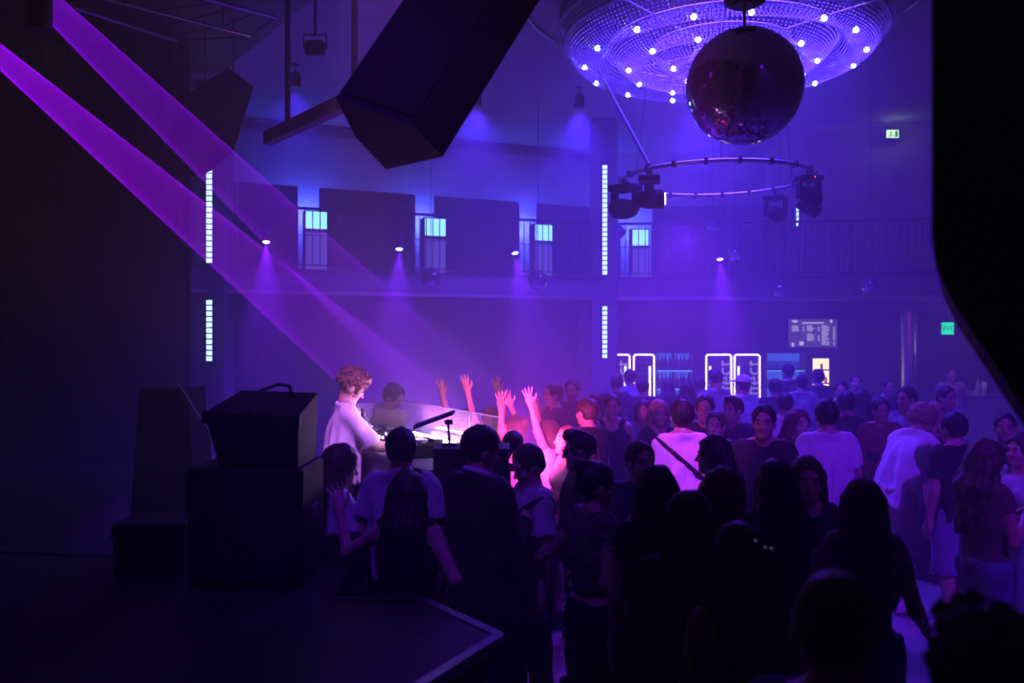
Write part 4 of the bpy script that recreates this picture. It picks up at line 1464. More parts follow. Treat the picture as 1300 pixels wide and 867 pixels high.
CL_ = {'white': cloth('white', (0.78, 0.77, 0.78), 0.05), 'offwhite': cloth('offwhite', (0.55, 0.54, 0.55), 0.06), 'grey': cloth('grey', (0.26, 0.26, 0.29)),
       'black': cloth('black', (0.012, 0.012, 0.015), 0.3), 'dark': cloth('dark', (0.03, 0.028, 0.035), 0.3), 'navy': cloth('navy', (0.03, 0.035, 0.07), 0.2),
       'denim': cloth('denim', (0.11, 0.14, 0.24), 0.25), 'lightdenim': cloth('lightdenim', (0.28, 0.32, 0.42), 0.2), 'red': cloth('red', (0.20, 0.02, 0.03)),
       'olive': cloth('olive', (0.10, 0.07, 0.05)), 'beige': cloth('beige', (0.42, 0.36, 0.30)), 'lightblue': cloth('lightblue', (0.35, 0.45, 0.65)),
       'pink': cloth('pink', (0.75, 0.45, 0.6))}
# print of the patterned top: pale squiggles on dark cloth
mp = bpy.data.materials.new('cloth_patterned')
mp.use_nodes = True
nt = mp.node_tree
b_ = nt.nodes['Principled BSDF']
b_.inputs['Roughness'].default_value = 0.8
tc_ = nt.nodes.new('ShaderNodeTexCoord')
no_ = nt.nodes.new('ShaderNodeTexNoise')
no_.inputs['Scale'].default_value = 26
no_.inputs['Distortion'].default_value = 1.5
ra_ = nt.nodes.new('ShaderNodeValToRGB')
ra_.color_ramp.interpolation = 'CONSTANT'
ra_.color_ramp.elements[0].color = (0.02, 0.02, 0.025, 1)
ra_.color_ramp.elements[1].color = (0.25, 0.24, 0.26, 1)
ra_.color_ramp.elements[1].position = 0.52
e3 = ra_.color_ramp.elements.new(0.58)
e3.color = (0.02, 0.02, 0.025, 1)
nt.links.new(tc_.outputs['Object'], no_.inputs['Vector'])
nt.links.new(no_.outputs['Fac'], ra_.inputs[0])
nt.links.new(ra_.outputs[0], b_.inputs['Base Color'])
CL_['patterned'] = mp
M_SHOE_W = mat('white_shoe', (0.7, 0.7, 0.7), 0.5, noise=0.06)
M_SHOE_B = mat('black_shoe', (0.015, 0.015, 0.017), 0.45, noise=0.2)
M_EYE = mat('eye', (0.05, 0.03, 0.03), 0.15, noise=0.1)
M_EYEW = mat('eye_white', (0.42, 0.40, 0.38), 0.25, noise=0.05)
M_LIP = mat('lips', (0.42, 0.12, 0.12), 0.45, noise=0.1)
M_STRAP = mat('black_strap', (0.012, 0.012, 0.014), 0.6, noise=0.2)
EYEM = MB().ball((0, 0, 0), 0.0125, 10, 7, (1, 1, 0.62)).mesh('eye', M_EYEW)
IRISM = MB().ball((0, 0.0075, 0), 0.0068, 8, 5).mesh('iris', M_EYE)
BROWM = MB().ball((0, 0, 0), 0.02, 8, 5, (1, 0.3, 0.22)).mesh('eyebrow', HAIRS['black'])
LIPM = MB().ball((0, 0, 0), 0.021, 10, 6, (1, 0.42, 0.36)).mesh('lips', M_LIP)

ARMS = {  # right arm: upper arm direction, forearm direction, in the torso frame (x right, y forward, z up)
    'down': ((0.16, -0.02, -1), (0.04, 0.16, -1)), 'pocket': ((0.25, -0.12, -1), (-0.1, 0.35, -1)),
    'phone': ((0.14, 0.12, -1), (-0.45, 0.85, 0.42)), 'drink': ((0.16, 0.15, -1), (-0.25, 0.95, 0.25)),
    'up': ((0.55, 0.15, 0.85), (-0.25, 0.15, 1)), 'arch': ((0.55, 0.2, 0.85), (-0.62, 0.2, 0.9)), 'reach': ((0.1, 0.85, -0.42), (-0.12, 1, -0.03)),
    'out': ((0.62, -0.02, -0.78), (0.72, 0.15, -0.68)), 'mouth': ((0.22, 0.45, -0.9), (-0.55, 0.42, 0.8)), 'high': ((0.15, 0.35, 0.95), (0.02, 0.25, 1)),
    'bent': ((0.30, -0.30, -1), (0.25, 0.75, -0.55)), 'cross': ((0.10, 0.25, -1), (-0.85, 0.5, 0.12)), 'wave': ((0.75, 0.2, 0.35), (0.15, 0.2, 1)),
    'elbowout': ((0.55, -0.35, -0.85), (-0.35, 0.45, -0.75)), 'fwdlow': ((0.18, 0.45, -0.9), (-0.1, 0.95, -0.1)), 'shoulder': ((0.3, 0.75, -0.35), (0.1, 0.95, 0.35)),
}


def unit(v):
    v = np.asarray(v, dtype=float)
    return v / np.linalg.norm(v)


def rotx(a):
    c, s = math.cos(a), math.sin(a)
    return np.array(((1, 0, 0), (0, c, -s), (0, s, c)))


def roty(a):
    c, s = math.cos(a), math.sin(a)
    return np.array(((c, 0, s), (0, 1, 0), (-s, 0, c)))


def rotz(a):
    c, s = math.cos(a), math.sin(a)
    return np.array(((c, -s, 0), (s, c, 0), (0, 0, 1)))


PEOPLE = []


def person(label, px, D, H=1.75, face=0.0, sex='m', skin=0, hair='short', hcol='black', top='tee', tcol='black', bottom='trousers', bcol='dark',
           arms=('down', 'down'), lean=0.0, tilt=0.0, head=(0, 0), shoe='b', seed=None, base=0.0, step=0.06, res=None, hands=False, legs=True,
           strap=None, glasses=None, hat=None, length=0.45, group='people in the crowd', voxel=None, hem=0.90, sleeve=0.62, hips=None, name='person'):
    seed = len(PEOPLE) if seed is None else seed
    rn = random.Random(seed * 31 + 5)
    s = H / 1.75
    vx = voxel or (0.014 if D < 5.5 else 0.017 if D < 9 else 0.022)
    fine = 0.0085 if D < 9 else 0.012
    root = thing(name, label, 'person', ((px - CX) / FPX * D, D, base), -R(face), group)
    PEOPLE.append(root)
    fem = sex == 'f'
    # --- skeleton
    hipz = 0.92 * s
    RT_ = rotx(-R(lean)) @ roty(R(tilt))

    def T(p):
        p = np.array(p, dtype=float) * s
        o = np.array((0, 0, hipz))
        return o + RT_ @ (p - o)

    def Td(d):
        return RT_ @ unit(d)

    sw = (0.155 if fem else 0.175)
    hd = T((0, 0.02, 1.615))
    RH = RT_ @ rotz(-R(head[0])) @ rotx(-R(head[1]))

    def Hd(p):
        return hd + RH @ (np.array(p) * s)

    arm = []
    for side, a in ((1, arms[0]), (-1, arms[1])):
        ua, fa = ARMS[a] if isinstance(a, str) else a
        mir = np.array((side, 1, 1))
        sh = T((side * sw, 0, 1.405))
        el = sh + Td(np.array(ua) * mir) * 0.285 * s
        fd = Td(np.array(fa) * mir)
        wr = el + fd * 0.25 * s
        arm.append((side, sh, el, wr, fd))
    st = step * (1 if seed % 2 else -1)
    leg = []
    for side in (1, -1):
        hp = np.array((side * 0.088, 0, 0.90)) * s
        an = np.array((side * 0.105, side * st, 0.085)) * s
        kn = (hp + an) / 2 + np.array((side * 0.008, 0.025, 0.03)) * s
        leg.append((side, hp, kn, an))
    # --- fields
    pts = [hd, hd + np.array((0, 0, 0.16))] + [p for a in arm for p in (a[1], a[2], a[3], a[3] + a[4] * 0.2 * s)]
    pts += [p for l in leg for p in l[1:]] + [np.array((0.2, 0.2, 0)), np.array((-0.2, -0.2, 0)), T((0.2, 0.15, 1.2)), T((-0.2, -0.15, 1.2))]
    lo, hi = np.min(pts, 0) - 0.10, np.max(pts, 0) + 0.10
    lo[2] = max(lo[2], 0.0)
    if not legs:
        lo[2] = 0.55 * s

    def torso(F, g=0.0, loose=0.0, k=0.05, hemz=None):
        hw = 0.068 if fem else 0.055
        if hemz is None or hemz < 0.95:
            F.cone(T((-hw, 0, 0.93)), T((hw, 0, 0.93)), 0.113 * s, 0.113 * s, k, None, g + (0.014 if loose > 0.01 else 0.0))
        ww = (0.04, 0.092) if fem else (0.06, 0.102)
        F.cone(T((-ww[0], 0, 1.09)), T((ww[0], 0, 1.09)), ww[1] * s, ww[1] * s, k, None, g + loose)
        F.cone(T((-0.065, 0, 1.23)), T((0.065, 0, 1.23)), 0.103 * s, 0.103 * s, k, None, g + loose * 0.6)
        F.cone(T((-sw * 0.55, 0.005, 1.345)), T((sw * 0.55, 0.005, 1.345)), 0.094 * s, 0.094 * s, k, None, g)
        F.cone(T((-sw * 0.85, -0.005, 1.412)), T((sw * 0.85, -0.005, 1.412)), 0.048 * s, 0.048 * s, k * 0.8, None, g * 0.7)
        for q in (1, -1):
            F.cone(T((0, -0.015, 1.49)), T((q * sw * 0.8, -0.01, 1.445)), 0.046 * s, 0.04 * s, 0.03, None, g + (0.008 if g else 0))
            if fem:
                F.ell(T((q * 0.07, 0.085, 1.285)), [0.058 * s + g] * 3, None, 0.03)

    def limbs(F, g=0.0, upto=2.0, k=0.02):
        for side, sh, el, wr, fd in arm:
            F.cone(sh, el, (0.050 if fem else 0.056) * s, (0.037 if fem else 0.042) * s, 0.03, None, g)
            F.cone(el, wr, (0.037 if fem else 0.042) * s, (0.024 if fem else 0.028) * s, k, None, g)

    fine_x = [(hd[0] - 0.1, hd[0] + 0.1, fine)]
    fine_y = [(hd[1] - 0.12, hd[1] + 0.14, fine)]
    fine_z = [(hd[2] - 0.13, hd[2] + 0.14, fine)]
    if hands:
        for side, sh, el, wr, fd in arm:
            c = wr + fd * 0.09 * s
            fine_x.append((c[0] - 0.1, c[0] + 0.1, 0.0065))
            fine_y.append((c[1] - 0.1, c[1] + 0.1, 0.0065))
            fine_z.append((c[2] - 0.11, c[2] + 0.11, 0.0065))
    F = Field(axis_lines(lo[0], hi[0], vx, fine_x), axis_lines(lo[1], hi[1], vx, fine_y), axis_lines(lo[2], hi[2], vx, fine_z))
    torso(F)
    F.cone(T((0, -0.012, 1.45)), Hd((0, -0.012, -0.05)), (0.047 if fem else 0.055) * s, (0.045 if fem else 0.052) * s, 0.03)
    limbs(F)
    # hands
    for side, sh, el, wr, fd in arm:
        fw = Td((0, 1, 0))
        w = fw - fd * (fw @ fd)
        if np.linalg.norm(w) < 0.55:
            w = Td((side * -1.0, 0, 0.25))
            w = w - fd * (w @ fd)
        if fd[2] > 0.6:
            w = np.array((0.15, -1.0, 0)) if abs(math.sin(R(face))) > 0.6 else Td((-side, 0.15, 0))
            w = w - fd * (w @ fd)
        w = unit(w)
        n = np.cross(fd, w) * side
        n = unit(n)
        if fd[2] < -0.5 and n @ Td((side, 0, 0)) > 0:
            n = -n
        Rm = np.stack([w, fd, n], 1)
        pc = wr + fd * 0.05 * s
        F.cone(wr, wr + fd * 0.03 * s, 0.026 * s, 0.026 * s, 0.02)
        F.ell(pc, (0.042 * s, 0.055 * s, 0.018 * s), Rm, 0.015)
        spread = 0.30 if fd[2] > 0.6 else 0.12
        for i, ln in enumerate((0.070, 0.080, 0.075, 0.060)):
            o = (0.030 - i * 0.020)
            b0 = wr + (fd * 0.092 + w * o) * s
            dd = unit(fd + w * spread * (o / 0.03) + n * 0.18)
            b1 = b0 + dd * ln * 0.55 * s
            b2 = b1 + unit(dd + n * 0.55) * ln * 0.5 * s
            F.cone(b0, b1, 0.0095 * s, 0.0088 * s, 0.006)
            F.cone(b1, b2, 0.0088 * s, 0.0075 * s, 0.004)
        t0 = wr + (fd * 0.03 + w * 0.030) * s
        t1 = t0 + unit(fd * 0.7 + w * 0.8 + n * 0.25) * 0.045 * s
        t2 = t1 + unit(fd * 1.0 + w * 0.25 + n * 0.2) * 0.035 * s
        F.cone(t0, t1, 0.013 * s, 0.011 * s, 0.01)
        F.cone(t1, t2, 0.011 * s, 0.0085 * s, 0.004)
    # head
    F.ell(Hd((0, -0.012, 0.030)), (0.076 * s, 0.096 * s, 0.100 * s), RH, 0.02)
    F.ell(Hd((0, 0.022, -0.040)), (0.060 * s, 0.068 * s, 0.078 * s), RH, 0.03)
    F.ell(Hd((0, 0.064, -0.092)), (0.026 * s, 0.024 * s, 0.020 * s), RH, 0.03)
    F.ell(Hd((0, 0.072, 0.030)), (0.050 * s, 0.018 * s, 0.014 * s), RH, 0.02)
    F.cone(Hd((0, 0.086, 0.012)), Hd((0, 0.107, -0.026)), 0.008 * s, 0.0125 * s, 0.012)
    for q in (1, -1):
        F.ell(Hd((q * 0.077, -0.008, -0.008)), (0.011 * s, 0.024 * s, 0.033 * s), RH, 0.008)
        F.ell(Hd((q * 0.034, 0.095, 0.006)), (0.020 * s, 0.016 * s, 0.013 * s), RH, 0, True)
        F.ell(Hd((q * 0.036, 0.062, -0.028)), (0.024 * s, 0.022 * s, 0.022 * s), RH, 0.02)
    # legs
    if legs:
        for side, hp, kn, an in leg:
            F.cone(hp, kn, (0.092 if fem else 0.088) * s, 0.058 * s, 0.03)
            F.cone(kn, an, 0.056 * s, 0.038 * s, 0.02)
            F.cone(kn - np.array((0, 0.02, 0.09)) * s, an + np.array((0, 0, 0.12)) * s, 0.052 * s, 0.036 * s, 0.03)
            F.cone(an - np.array((0, 0.03, 0.045)) * s, an + np.array((side * 0.02, 0.13, -0.055)) * s, 0.034 * s, 0.026 * s, 0.03)
    F.clip((0, 0, 0.004), (0, 0, -1))
    link('body', F.mesh('body', SKINS[skin]), root)
    # --- face pieces
    front = math.cos(R(face + head[0] - 180)) > -0.35
    if front:
        q = Matrix(RH.tolist()).to_quaternion().to_euler()
        for sx in (1, -1):
            e = link('eye', EYEM, root, Hd((sx * 0.034, 0.0785, 0.006)))
            e.rotation_euler = q
            e.scale = (s, s, s)
            link('iris', IRISM, e)
            e = link('eyebrow', BROWM, root, Hd((sx * 0.036, 0.0865, 0.034)))
            e.rotation_euler = q
        e = link('lips', LIPM, root, Hd((0, 0.083, -0.060)))
        e.rotation_euler = q
    # --- hair
    hm = HAIRS[hcol]
    Lh = length
    hlo, hhi = np.minimum(hd, hd + RH @ np.array((0, -0.2, 0.16))) - 0.2, hd + 0.24
    if hair in ('long', 'wavy'):
        hlo[2] = hd[2] - Lh - 0.12
        hlo[:2] -= 0.06
        hhi[:2] += 0.05
    hv = 0.009 if D < 6.8 else 0.012 if D < 9 else 0.017
    F = Field(*[axis_lines(hlo[i], hhi[i], hv, []) for i in range(3)])
    vol = {'short': 0.012, 'buzz': 0.006, 'curly': 0.028, 'quiff': 0.014, 'long': 0.018, 'wavy': 0.024, 'bun': 0.012, 'hood': 0.0}.get(hair, 0.012)
    F.ell(Hd((0, -0.016, 0.034)), ((0.077 + vol) * s, (0.097 + vol) * s, (0.100 + vol) * s if hair in ('long', 'wavy') else (0.094 + vol) * s), RH, 0.0)
    if hair in ('short', 'quiff', 'buzz', 'curly', 'bun'):
        F.ell(Hd((0, -0.052, -0.028)), ((0.050 + vol * 0.6) * s, (0.048 + vol * 0.6) * s, 0.056 * s), RH, 0.03)
    if hair in ('quiff', 'curly'):
        F.ell(Hd((0, 0.045, 0.115)), (0.062 * s, 0.058 * s, 0.036 * s), RH, 0.03)
    if hair == 'bun':
        F.ell(Hd((0, -0.10, 0.10)), (0.048 * s, 0.048 * s, 0.044 * s), RH, 0.02)
    if hair in ('long', 'wavy'):
        bx = hd + np.array((0, 0, 0))
        back = Td((0, -1, 0))
        dn = np.array((0, 0, -1.0))
        wd_ = 0.075 if hair == 'long' else 0.09
        for q, yb in ((-1, 0.055), (-0.4, 0.085), (0.4, 0.085), (1, 0.055)):
            a0 = Hd((q * 0.062, -yb, 0.02))
            a1 = T((q * wd_, -yb - 0.035, 1.46)) + back * 0.01
            a2 = a1 + dn * max(0.02, Lh - 0.17) + back * 0.02 + np.array((rn.uniform(-.015, .015), 0, rn.uniform(-.04, .02)))
            F.cone(a0, a1, 0.046 * s, 0.050 * s, 0.03)
            F.cone(a1, a2, 0.050 * s, 0.026 * s, 0.03)
        for q in (-1, 1):
            F.cone(Hd((q * 0.082, -0.01, 0.03)), T((q * 0.10, -0.01, 1.44)), 0.024 * s, 0.032 * s, 0.03)
    F.ell(Hd((0, 0.092, -0.028)), (0.072 * s, 0.085 * s, 0.122 * s), RH, 0, True)
    if hair in ('curly', 'quiff'):
        F.clip(Hd((0, 0, -0.045)), -(RH @ np.array((0, 0.25, 1.0))))
    if hair in ('short', 'quiff', 'buzz', 'curly', 'bun'):
        lowp = Hd((0, 0, -0.078))
        F.clip(lowp, -(RH @ np.array((0, 0.35, 1.0))) / 1.06)
        for q in (1, -1):
            F.ell(Hd((q * 0.088, 0.012, -0.022)), (0.028 * s, 0.036 * s, 0.042 * s), RH, 0, True)
    if hair in ('curly', 'quiff', 'wavy'):
        F.curls(0.016 if hair == 'curly' else 0.007, 120 if hair == 'curly' else 75, seed)
    else:
        F.strands(0.003, 23, Hd((0, -0.02, 0))).curls(0.004, 70, seed)
    if hair != 'hood':
        me = F.mesh('hair', hm)
        if me:
            link('hair', me, root)
    if hat == 'cap':
        F = Field(*[axis_lines(hd[i] - 0.26, hd[i] + 0.26, 0.011, []) for i in range(3)])
        F.ell(Hd((0, -0.014, 0.050)), (0.098 * s, 0.118 * s, 0.100 * s), RH, 0)
        F.clip(Hd((0, 0, 0.045)), -(RH @ np.array((0, 0.0, 1.0))))
        F.ell(Hd((0, 0.125, 0.052)), (0.078 * s, 0.085 * s, 0.012 * s), RH, 0.01)
        link('cap', F.mesh('cap', CL_['offwhite' if tcol == 'offwhite' else 'navy']), root)
    if glasses:
        y0, z0 = (0.098, 0.010) if glasses == 'worn' else (0.055, 0.125)
        g = MB()
        for q in (1, -1):
            g.tube([Hd((q * 0.034 + 0.027 * math.cos(2 * PI * i / 12), y0, z0 + 0.020 * math.sin(2 * PI * i / 12))) for i in range(12)], 0.0035, 6, True)
            g.tube([Hd((q * 0.06, y0, z0)), Hd((q * 0.10, y0 - 0.06, z0 - 0.005)), Hd((q * 0.10, y0 - 0.12, z0 - 0.02))], 0.003, 6)
        g.tube([Hd((-0.01, y0, z0 + 0.005)), Hd((0.01, y0, z0 + 0.005))], 0.003, 6)
        go = obj('sunglasses' if glasses != 'worn' else 'glasses', g, M_BLACK, root)
        lens = MB()
        for q in (1, -1):
            c = Hd((q * 0.034, y0 - 0.001, z0))
            lens.add([tuple(Hd((q * 0.034 + 0.026 * math.cos(2 * PI * i / 12), y0 - 0.001, z0 + 0.019 * math.sin(2 * PI * i / 12)))) for i in range(12)], [tuple(range(12))])
        if glasses != 'worn':
            obj('lens', lens, M_BLACK, go)
    # --- top
    tm = CL_[tcol]
    hz = hem
    loose = {'tee': 0.022, 'jacket': 0.03, 'hoodie': 0.035, 'top': 0.004, 'crop': 0.004, 'vest': 0.006, 'dress': 0.004, 'shirt': 0.028}[top]
    g = {'tee': 0.014, 'jacket': 0.024, 'hoodie': 0.026, 'top': 0.009, 'crop': 0.009, 'vest': 0.010, 'dress': 0.010, 'shirt': 0.016}[top]
    if top == 'crop':
        hz = 1.12
    slv = {'tee': sleeve, 'shirt': sleeve, 'jacket': 2.0, 'hoodie': 2.0, 'top': 0.35, 'crop': 0.4, 'vest': 0.0, 'dress': 0.0}[top]
    ex = [p for a in arm for p in ((a[1], a[2]) if slv <= 1 else (a[1], a[2], a[3]))]
    P = [T((0.2, 0.16, 1.5)), T((-0.2, -0.16, 1.5)), T((0.2, 0.16, hz)), T((-0.2, -0.16, hz))] + ex
    lo2, hi2 = np.min(P, 0) - 0.10, np.max(P, 0) + 0.10
    cv = vx * 0.95
    F = Field(*[axis_lines(lo2[i], hi2[i], cv, []) for i in range(3)])
    torso(F, g, loose, 0.06, hz)
    if hz < 0.9:
        F.cone(T((-0.06, 0, hz - 0.02)), T((0.06, 0, hz - 0.02)), 0.125 * s, 0.125 * s, 0.06, None, g)
    up = Td((0, 0, 1))
    F.clip(T((0, 0, hz)), -up)
    F.clip(T((0, 0, 1.498)), up)
    nk = 0.062 if top in ('tee', 'shirt', 'jacket', 'hoodie') else 0.085
    F.ell(T((0, 0.012, 1.505)), (nk * s, (nk + 0.01) * s, 0.06 * s if nk < 0.07 else 0.11 * s), None, 0, True)
    if top in ('vest', 'dress'):
        F.ell(T((0, 0.09, 1.46)), (0.075 * s, 0.10 * s, 0.09 * s), None, 0, True)
    for side, sh, el, wr, fd in arm:
        ud = unit(el - sh)
        if slv > 0:
            e2 = sh + (el - sh) * min(slv, 1.0)
            cl = None if slv > 1 else (e2, ud)
            lg = 0.014 + (0.012 if top in ('tee', 'shirt') else 0)
            if slv > 1:
                F.cone(sh, el, 0.056 * s, 0.046 * s, 0.03, None, g)
                w2 = el + (wr - el) * 0.92
                F.cone(el, w2, 0.046 * s, 0.034 * s, 0.02, (w2, fd), g)
            else:
                F.cone(sh, e2, (0.048 if fem else 0.054) * s + 0.007, (0.046 if fem else 0.05) * s + (0.026 if top in ('tee', 'shirt') else 0.006), 0.02, cl)
        else:
            F.ell(sh + np.array((0, 0, 0.0)), (0.05 * s, 0.085 * s, 0.075 * s), RT_ if False else None, 0, True)
    F.ripple({'tee': 0.0045, 'shirt': 0.005, 'jacket': 0.005, 'hoodie': 0.006}.get(top, 0.0015), 17, 21, seed)
    if top in ('tee', 'shirt', 'hoodie'):
        F.folds(T((0, 0, 1.42)), up, 0.015, 13, seed * 1.7, 0.42 * s)
    nm = {'tee': 't_shirt', 'jacket': 'jacket', 'hoodie': 'hoodie', 'top': 'top', 'crop': 'crop_top', 'vest': 'vest_top', 'dress': 'dress', 'shirt': 'shirt'}[top]
    link(nm, F.mesh(nm, tm), root)
    if top == 'hoodie':
        F = Field(*[axis_lines(T((0, 0, 1.5))[i] - 0.2, T((0, 0, 1.5))[i] + 0.2, 0.013, []) for i in range(3)])
        F.ell(T((0, -0.10, 1.47)), (0.115 * s, 0.06 * s, 0.075 * s), RT_, 0)
        F.ripple(0.004, 30, 40, seed)
        link('hood', F.mesh('hood', tm), root)
    if top == 'jacket':
        F = Field(*[axis_lines(T((0, 0, 1.5))[i] - 0.14, T((0, 0, 1.5))[i] + 0.14, 0.009, []) for i in range(3)])
        for i in range(14):
            a, b = 2 * PI * i / 14, 2 * PI * (i + 1) / 14
            if -0.6 < math.sin((a + b) / 2) - 0.85 < 0.3 and False:
                continue
            F.cone(T((0.072 * math.cos(a), 0.002 + 0.075 * math.sin(a), 1.500 - 0.03 * math.sin(a))), T((0.072 * math.cos(b), 0.002 + 0.075 * math.sin(b), 1.500 - 0.03 * math.sin(b))), 0.015, 0.015, 0.01)
        link('collar', F.mesh('collar', CL_['white']), root)
    if strap:
        F = Field(*[axis_lines(lo2[i], hi2[i], 0.011, []) for i in range(3)])
        torso(F, g + 0.011, loose, 0.06)
        n = unit(RT_ @ np.array((strap, 0, 0.85)))
        c = T((0, 0, 1.27))
        X, Y, Z = F.ax[0][:, None, None], F.ax[1][None, :, None], F.ax[2][None, None, :]
        F.f = np.maximum(F.f, np.abs((X - c[0]) * n[0] + (Y - c[1]) * n[1] + (Z - c[2]) * n[2]) - 0.018)
        link('bag_strap', F.mesh('bag_strap', M_STRAP), root)
    # --- bottom
    if legs:
        bm_ = CL_[bcol]
        lo3 = np.array((-0.32, -0.32, 0.0)) * s
        hi3 = np.array((0.32, 0.32, 1.12)) * s
        end = {'trousers': 0.08, 'shorts': 0.46, 'skirt': 0.42, 'jeans': 0.08, 'wide': 0.05}[bottom]
        lo3[2] = max(0.02, end * s - 0.04)
        F = Field(*[axis_lines(lo3[i], hi3[i], cv, []) for i in range(3)])
        g2 = {'trousers': 0.018, 'jeans': 0.016, 'shorts': 0.03, 'skirt': 0.02, 'wide': 0.03}[bottom]
        hw = 0.068 if fem else 0.055
        F.cone((-hw * s, 0, 0.93 * s), (hw * s, 0, 0.93 * s), 0.116 * s, 0.116 * s, 0.03, None, g2 * 0.5)
        F.cone((-hw * s, 0, 1.01 * s), (hw * s, 0, 1.01 * s), 0.098 * s, 0.098 * s, 0.03, None, g2 * 0.5)
        for side, hp, kn, an in leg:
            if bottom == 'skirt':
                F.cone(hp * np.array((0.6, 1, 1)), (hp * 0.4 + kn * 0.6) * np.array((0.75, 1, 1)) - np.array((0, 0, 0.1)), 0.125 * s, 0.16 * s, 0.06)
            else:
                wide = 0.03 if bottom == 'wide' else 0.0
                F.cone(hp, kn, 0.090 * s, 0.064 * s, 0.025, None, g2)
                F.cone(kn, an, 0.064 * s, 0.046 * s + wide, 0.02, None, g2)
        F.clip((0, 0, end * s), (0, 0, -1))
        F.clip((0, 0, 1.0 * s), (0, 0, 1))
        F.ripple(0.004, 22, 26, seed + 1)
        nm = {'trousers': 'trousers', 'jeans': 'jeans', 'wide': 'trousers', 'shorts': 'shorts', 'skirt': 'skirt'}[bottom]
        link(nm, F.mesh(nm, bm_), root)
        for side, hp, kn, an in leg:
            F = Field(*[axis_lines(an[i] - 0.2, an[i] + 0.26, 0.012, []) for i in range(2)], axis_lines(-0.01, 0.19, 0.012, []))
            he = an + np.array((0, -0.045, -0.04)) * s
            to = an + np.array((side * 0.022, 0.145, -0.05)) * s
            F.cone(he, to, 0.046 * s, 0.040 * s, 0.02)
            F.cone(an + np.array((0, -0.01, 0.045)) * s, an + np.array((0, -0.005, -0.03)) * s, 0.05 * s, 0.052 * s, 0.03)
            F.clip((0, 0, 0.002), (0, 0, -1))
            so = link('shoe', F.mesh('shoe', M_SHOE_W if shoe == 'w' else M_SHOE_B), root)
    root['hands'] = [float(v) for a in arm for v in (a[3] + a[4] * 0.09 * s)]
    return root


def hand_world(root, i):
    h = list(root['hands'])[i * 3:i * 3 + 3]
    return Matrix.LocRotScale(root.location, root.rotation_euler, None) @ Vector(h)


# ------------------------------------------------------------------ the disc jockey and the crowd
BAR, FLOOR, FRONT, NEAR = 'people waiting at the bar', 'dancers in the middle of the floor', 'dancers in front of the booth', 'people in the dark near the stage'
dj = person('curly haired disc jockey in a loose white t-shirt leaning over the booth', 431, 6.62, 1.77, 72, hair='curly', hcol='auburn', tcol='white', bcol='black',
            arms=(((0.05, 0.72, -0.70), (-0.12, 1.0, -0.05)), ((0.0, 0.66, -0.75), (-0.02, 1.0, -0.02))), lean=6, head=(0, 26), base=0.272, hands=True, sleeve=0.95, group=None)
# beside the booth
person('woman with long dark hair in a white t-shirt by the subwoofer, facing the booth', 429, 5.12, 1.63, 70, 'f', hair='wavy', hcol='brown', tcol='white', bottom='shorts', bcol='lightdenim',
       arms=('phone', 'down'), head=(0, 10), group=NEAR, length=0.34)
person('man with short dark hair in a plain grey t-shirt seen from behind at the booth', 509, 5.02, 1.75, 8, hair='short', tcol='offwhite', bcol='dark', arms=('pocket', 'pocket'), group=NEAR)
w3 = person('woman with long black hair and sunglasses pushed up on her head', 517, 4.42, 1.585, 10, 'f', hair='long', top='vest', tcol='black', bottom='skirt', bcol='black', arms=('elbowout', ((0.8, 0.28, -0.5), (0.30, 0.32, 0.85))), hands=True,
            glasses='up', length=0.62, group=NEAR)
p4 = person('man in a dark suit jacket with a white collar holding a phone', 607, 4.72, 1.79, 48, hair='short', top='jacket', tcol='black', bcol='black', arms=('phone', 'phone'), head=(18, 16), group=NEAR, hem=0.80, glasses=None)
person('man in a long pale hanging shirt beside the black cabinet', 674, 5.04, 1.65, 250, hair='short', hcol='brown', top='shirt', tcol='offwhite', bcol='dark', arms=('drink', 'down'), head=(-10, 20), shoe='w', group=FRONT, hem=0.72, strap=0.7)
person('broad man in a black t-shirt and glasses looking towards the booth', 738, 5.55, 1.675, 262, hair='quiff', hcol='brown', tcol='black', bcol='black', arms=('down', 'pocket'), glasses='worn', head=(0, 5), group=FRONT)
# front row, arms in the air
person('dancer with both arms arched overhead beside the booth screen', 655, 7.55, 1.60, 285, 'f', 0, hair='bun', hcol='brown', top='vest', tcol='pink', bottom='shorts', bcol='denim', arms=('arch', 'arch'), hands=True, head=(0, -8), group=FRONT)
person('dancer in a pink lit top raising a splayed hand', 697, 7.35, 1.58, 275, 'f', 0, hair='long', hcol='brown', top='crop', tcol='white', bottom='jeans', bcol='denim', arms=('wave', 'high'), hands=True, group=FRONT, length=0.3)
person('woman in a pale dress, her face lit bright pink', 722, 6.72, 1.60, 248, 'f', 0, hair='bun', hcol='auburn', top='dress', tcol='pink', bottom='skirt', bcol='pink', arms=('drink', 'cross'), head=(0, -10), group=FRONT)
person('man in black with a pink lit nape beside the woman in the pale dress', 746, 7.75, 1.745, 320, hair='short', hcol='brown', tcol='black', bcol='black', arms=('down', 'down'), group=FRONT)
person('dancer behind the booth screen lifting one straight arm', 593, 8.35, 1.60, 300, hair='short', tcol='grey', bcol='dark', arms=('down', 'high'), hands=True, group=FRONT, base=0)
person('dancer with raised hands just past the booth screen', 625, 8.0, 1.64, 300, 'f', hair='long', hcol='brown', top='vest', tcol='black', bcol='denim', bottom='jeans', arms=('up', 'high'), hands=True, group=FRONT, length=0.3)
person('figure in a pale blue hoodie beyond the laptop', 483, 8.8, 1.84, 110, hair='short', hcol='brown', top='hoodie', tcol='lightblue', bcol='dark', group=FRONT, base=0.0, head=(0, 20), lean=10)
person('dim tall man behind the pink lit dancers', 704, 9.6, 1.79, 250, hair='short', hcol='brown', tcol='dark', group=FRONT)
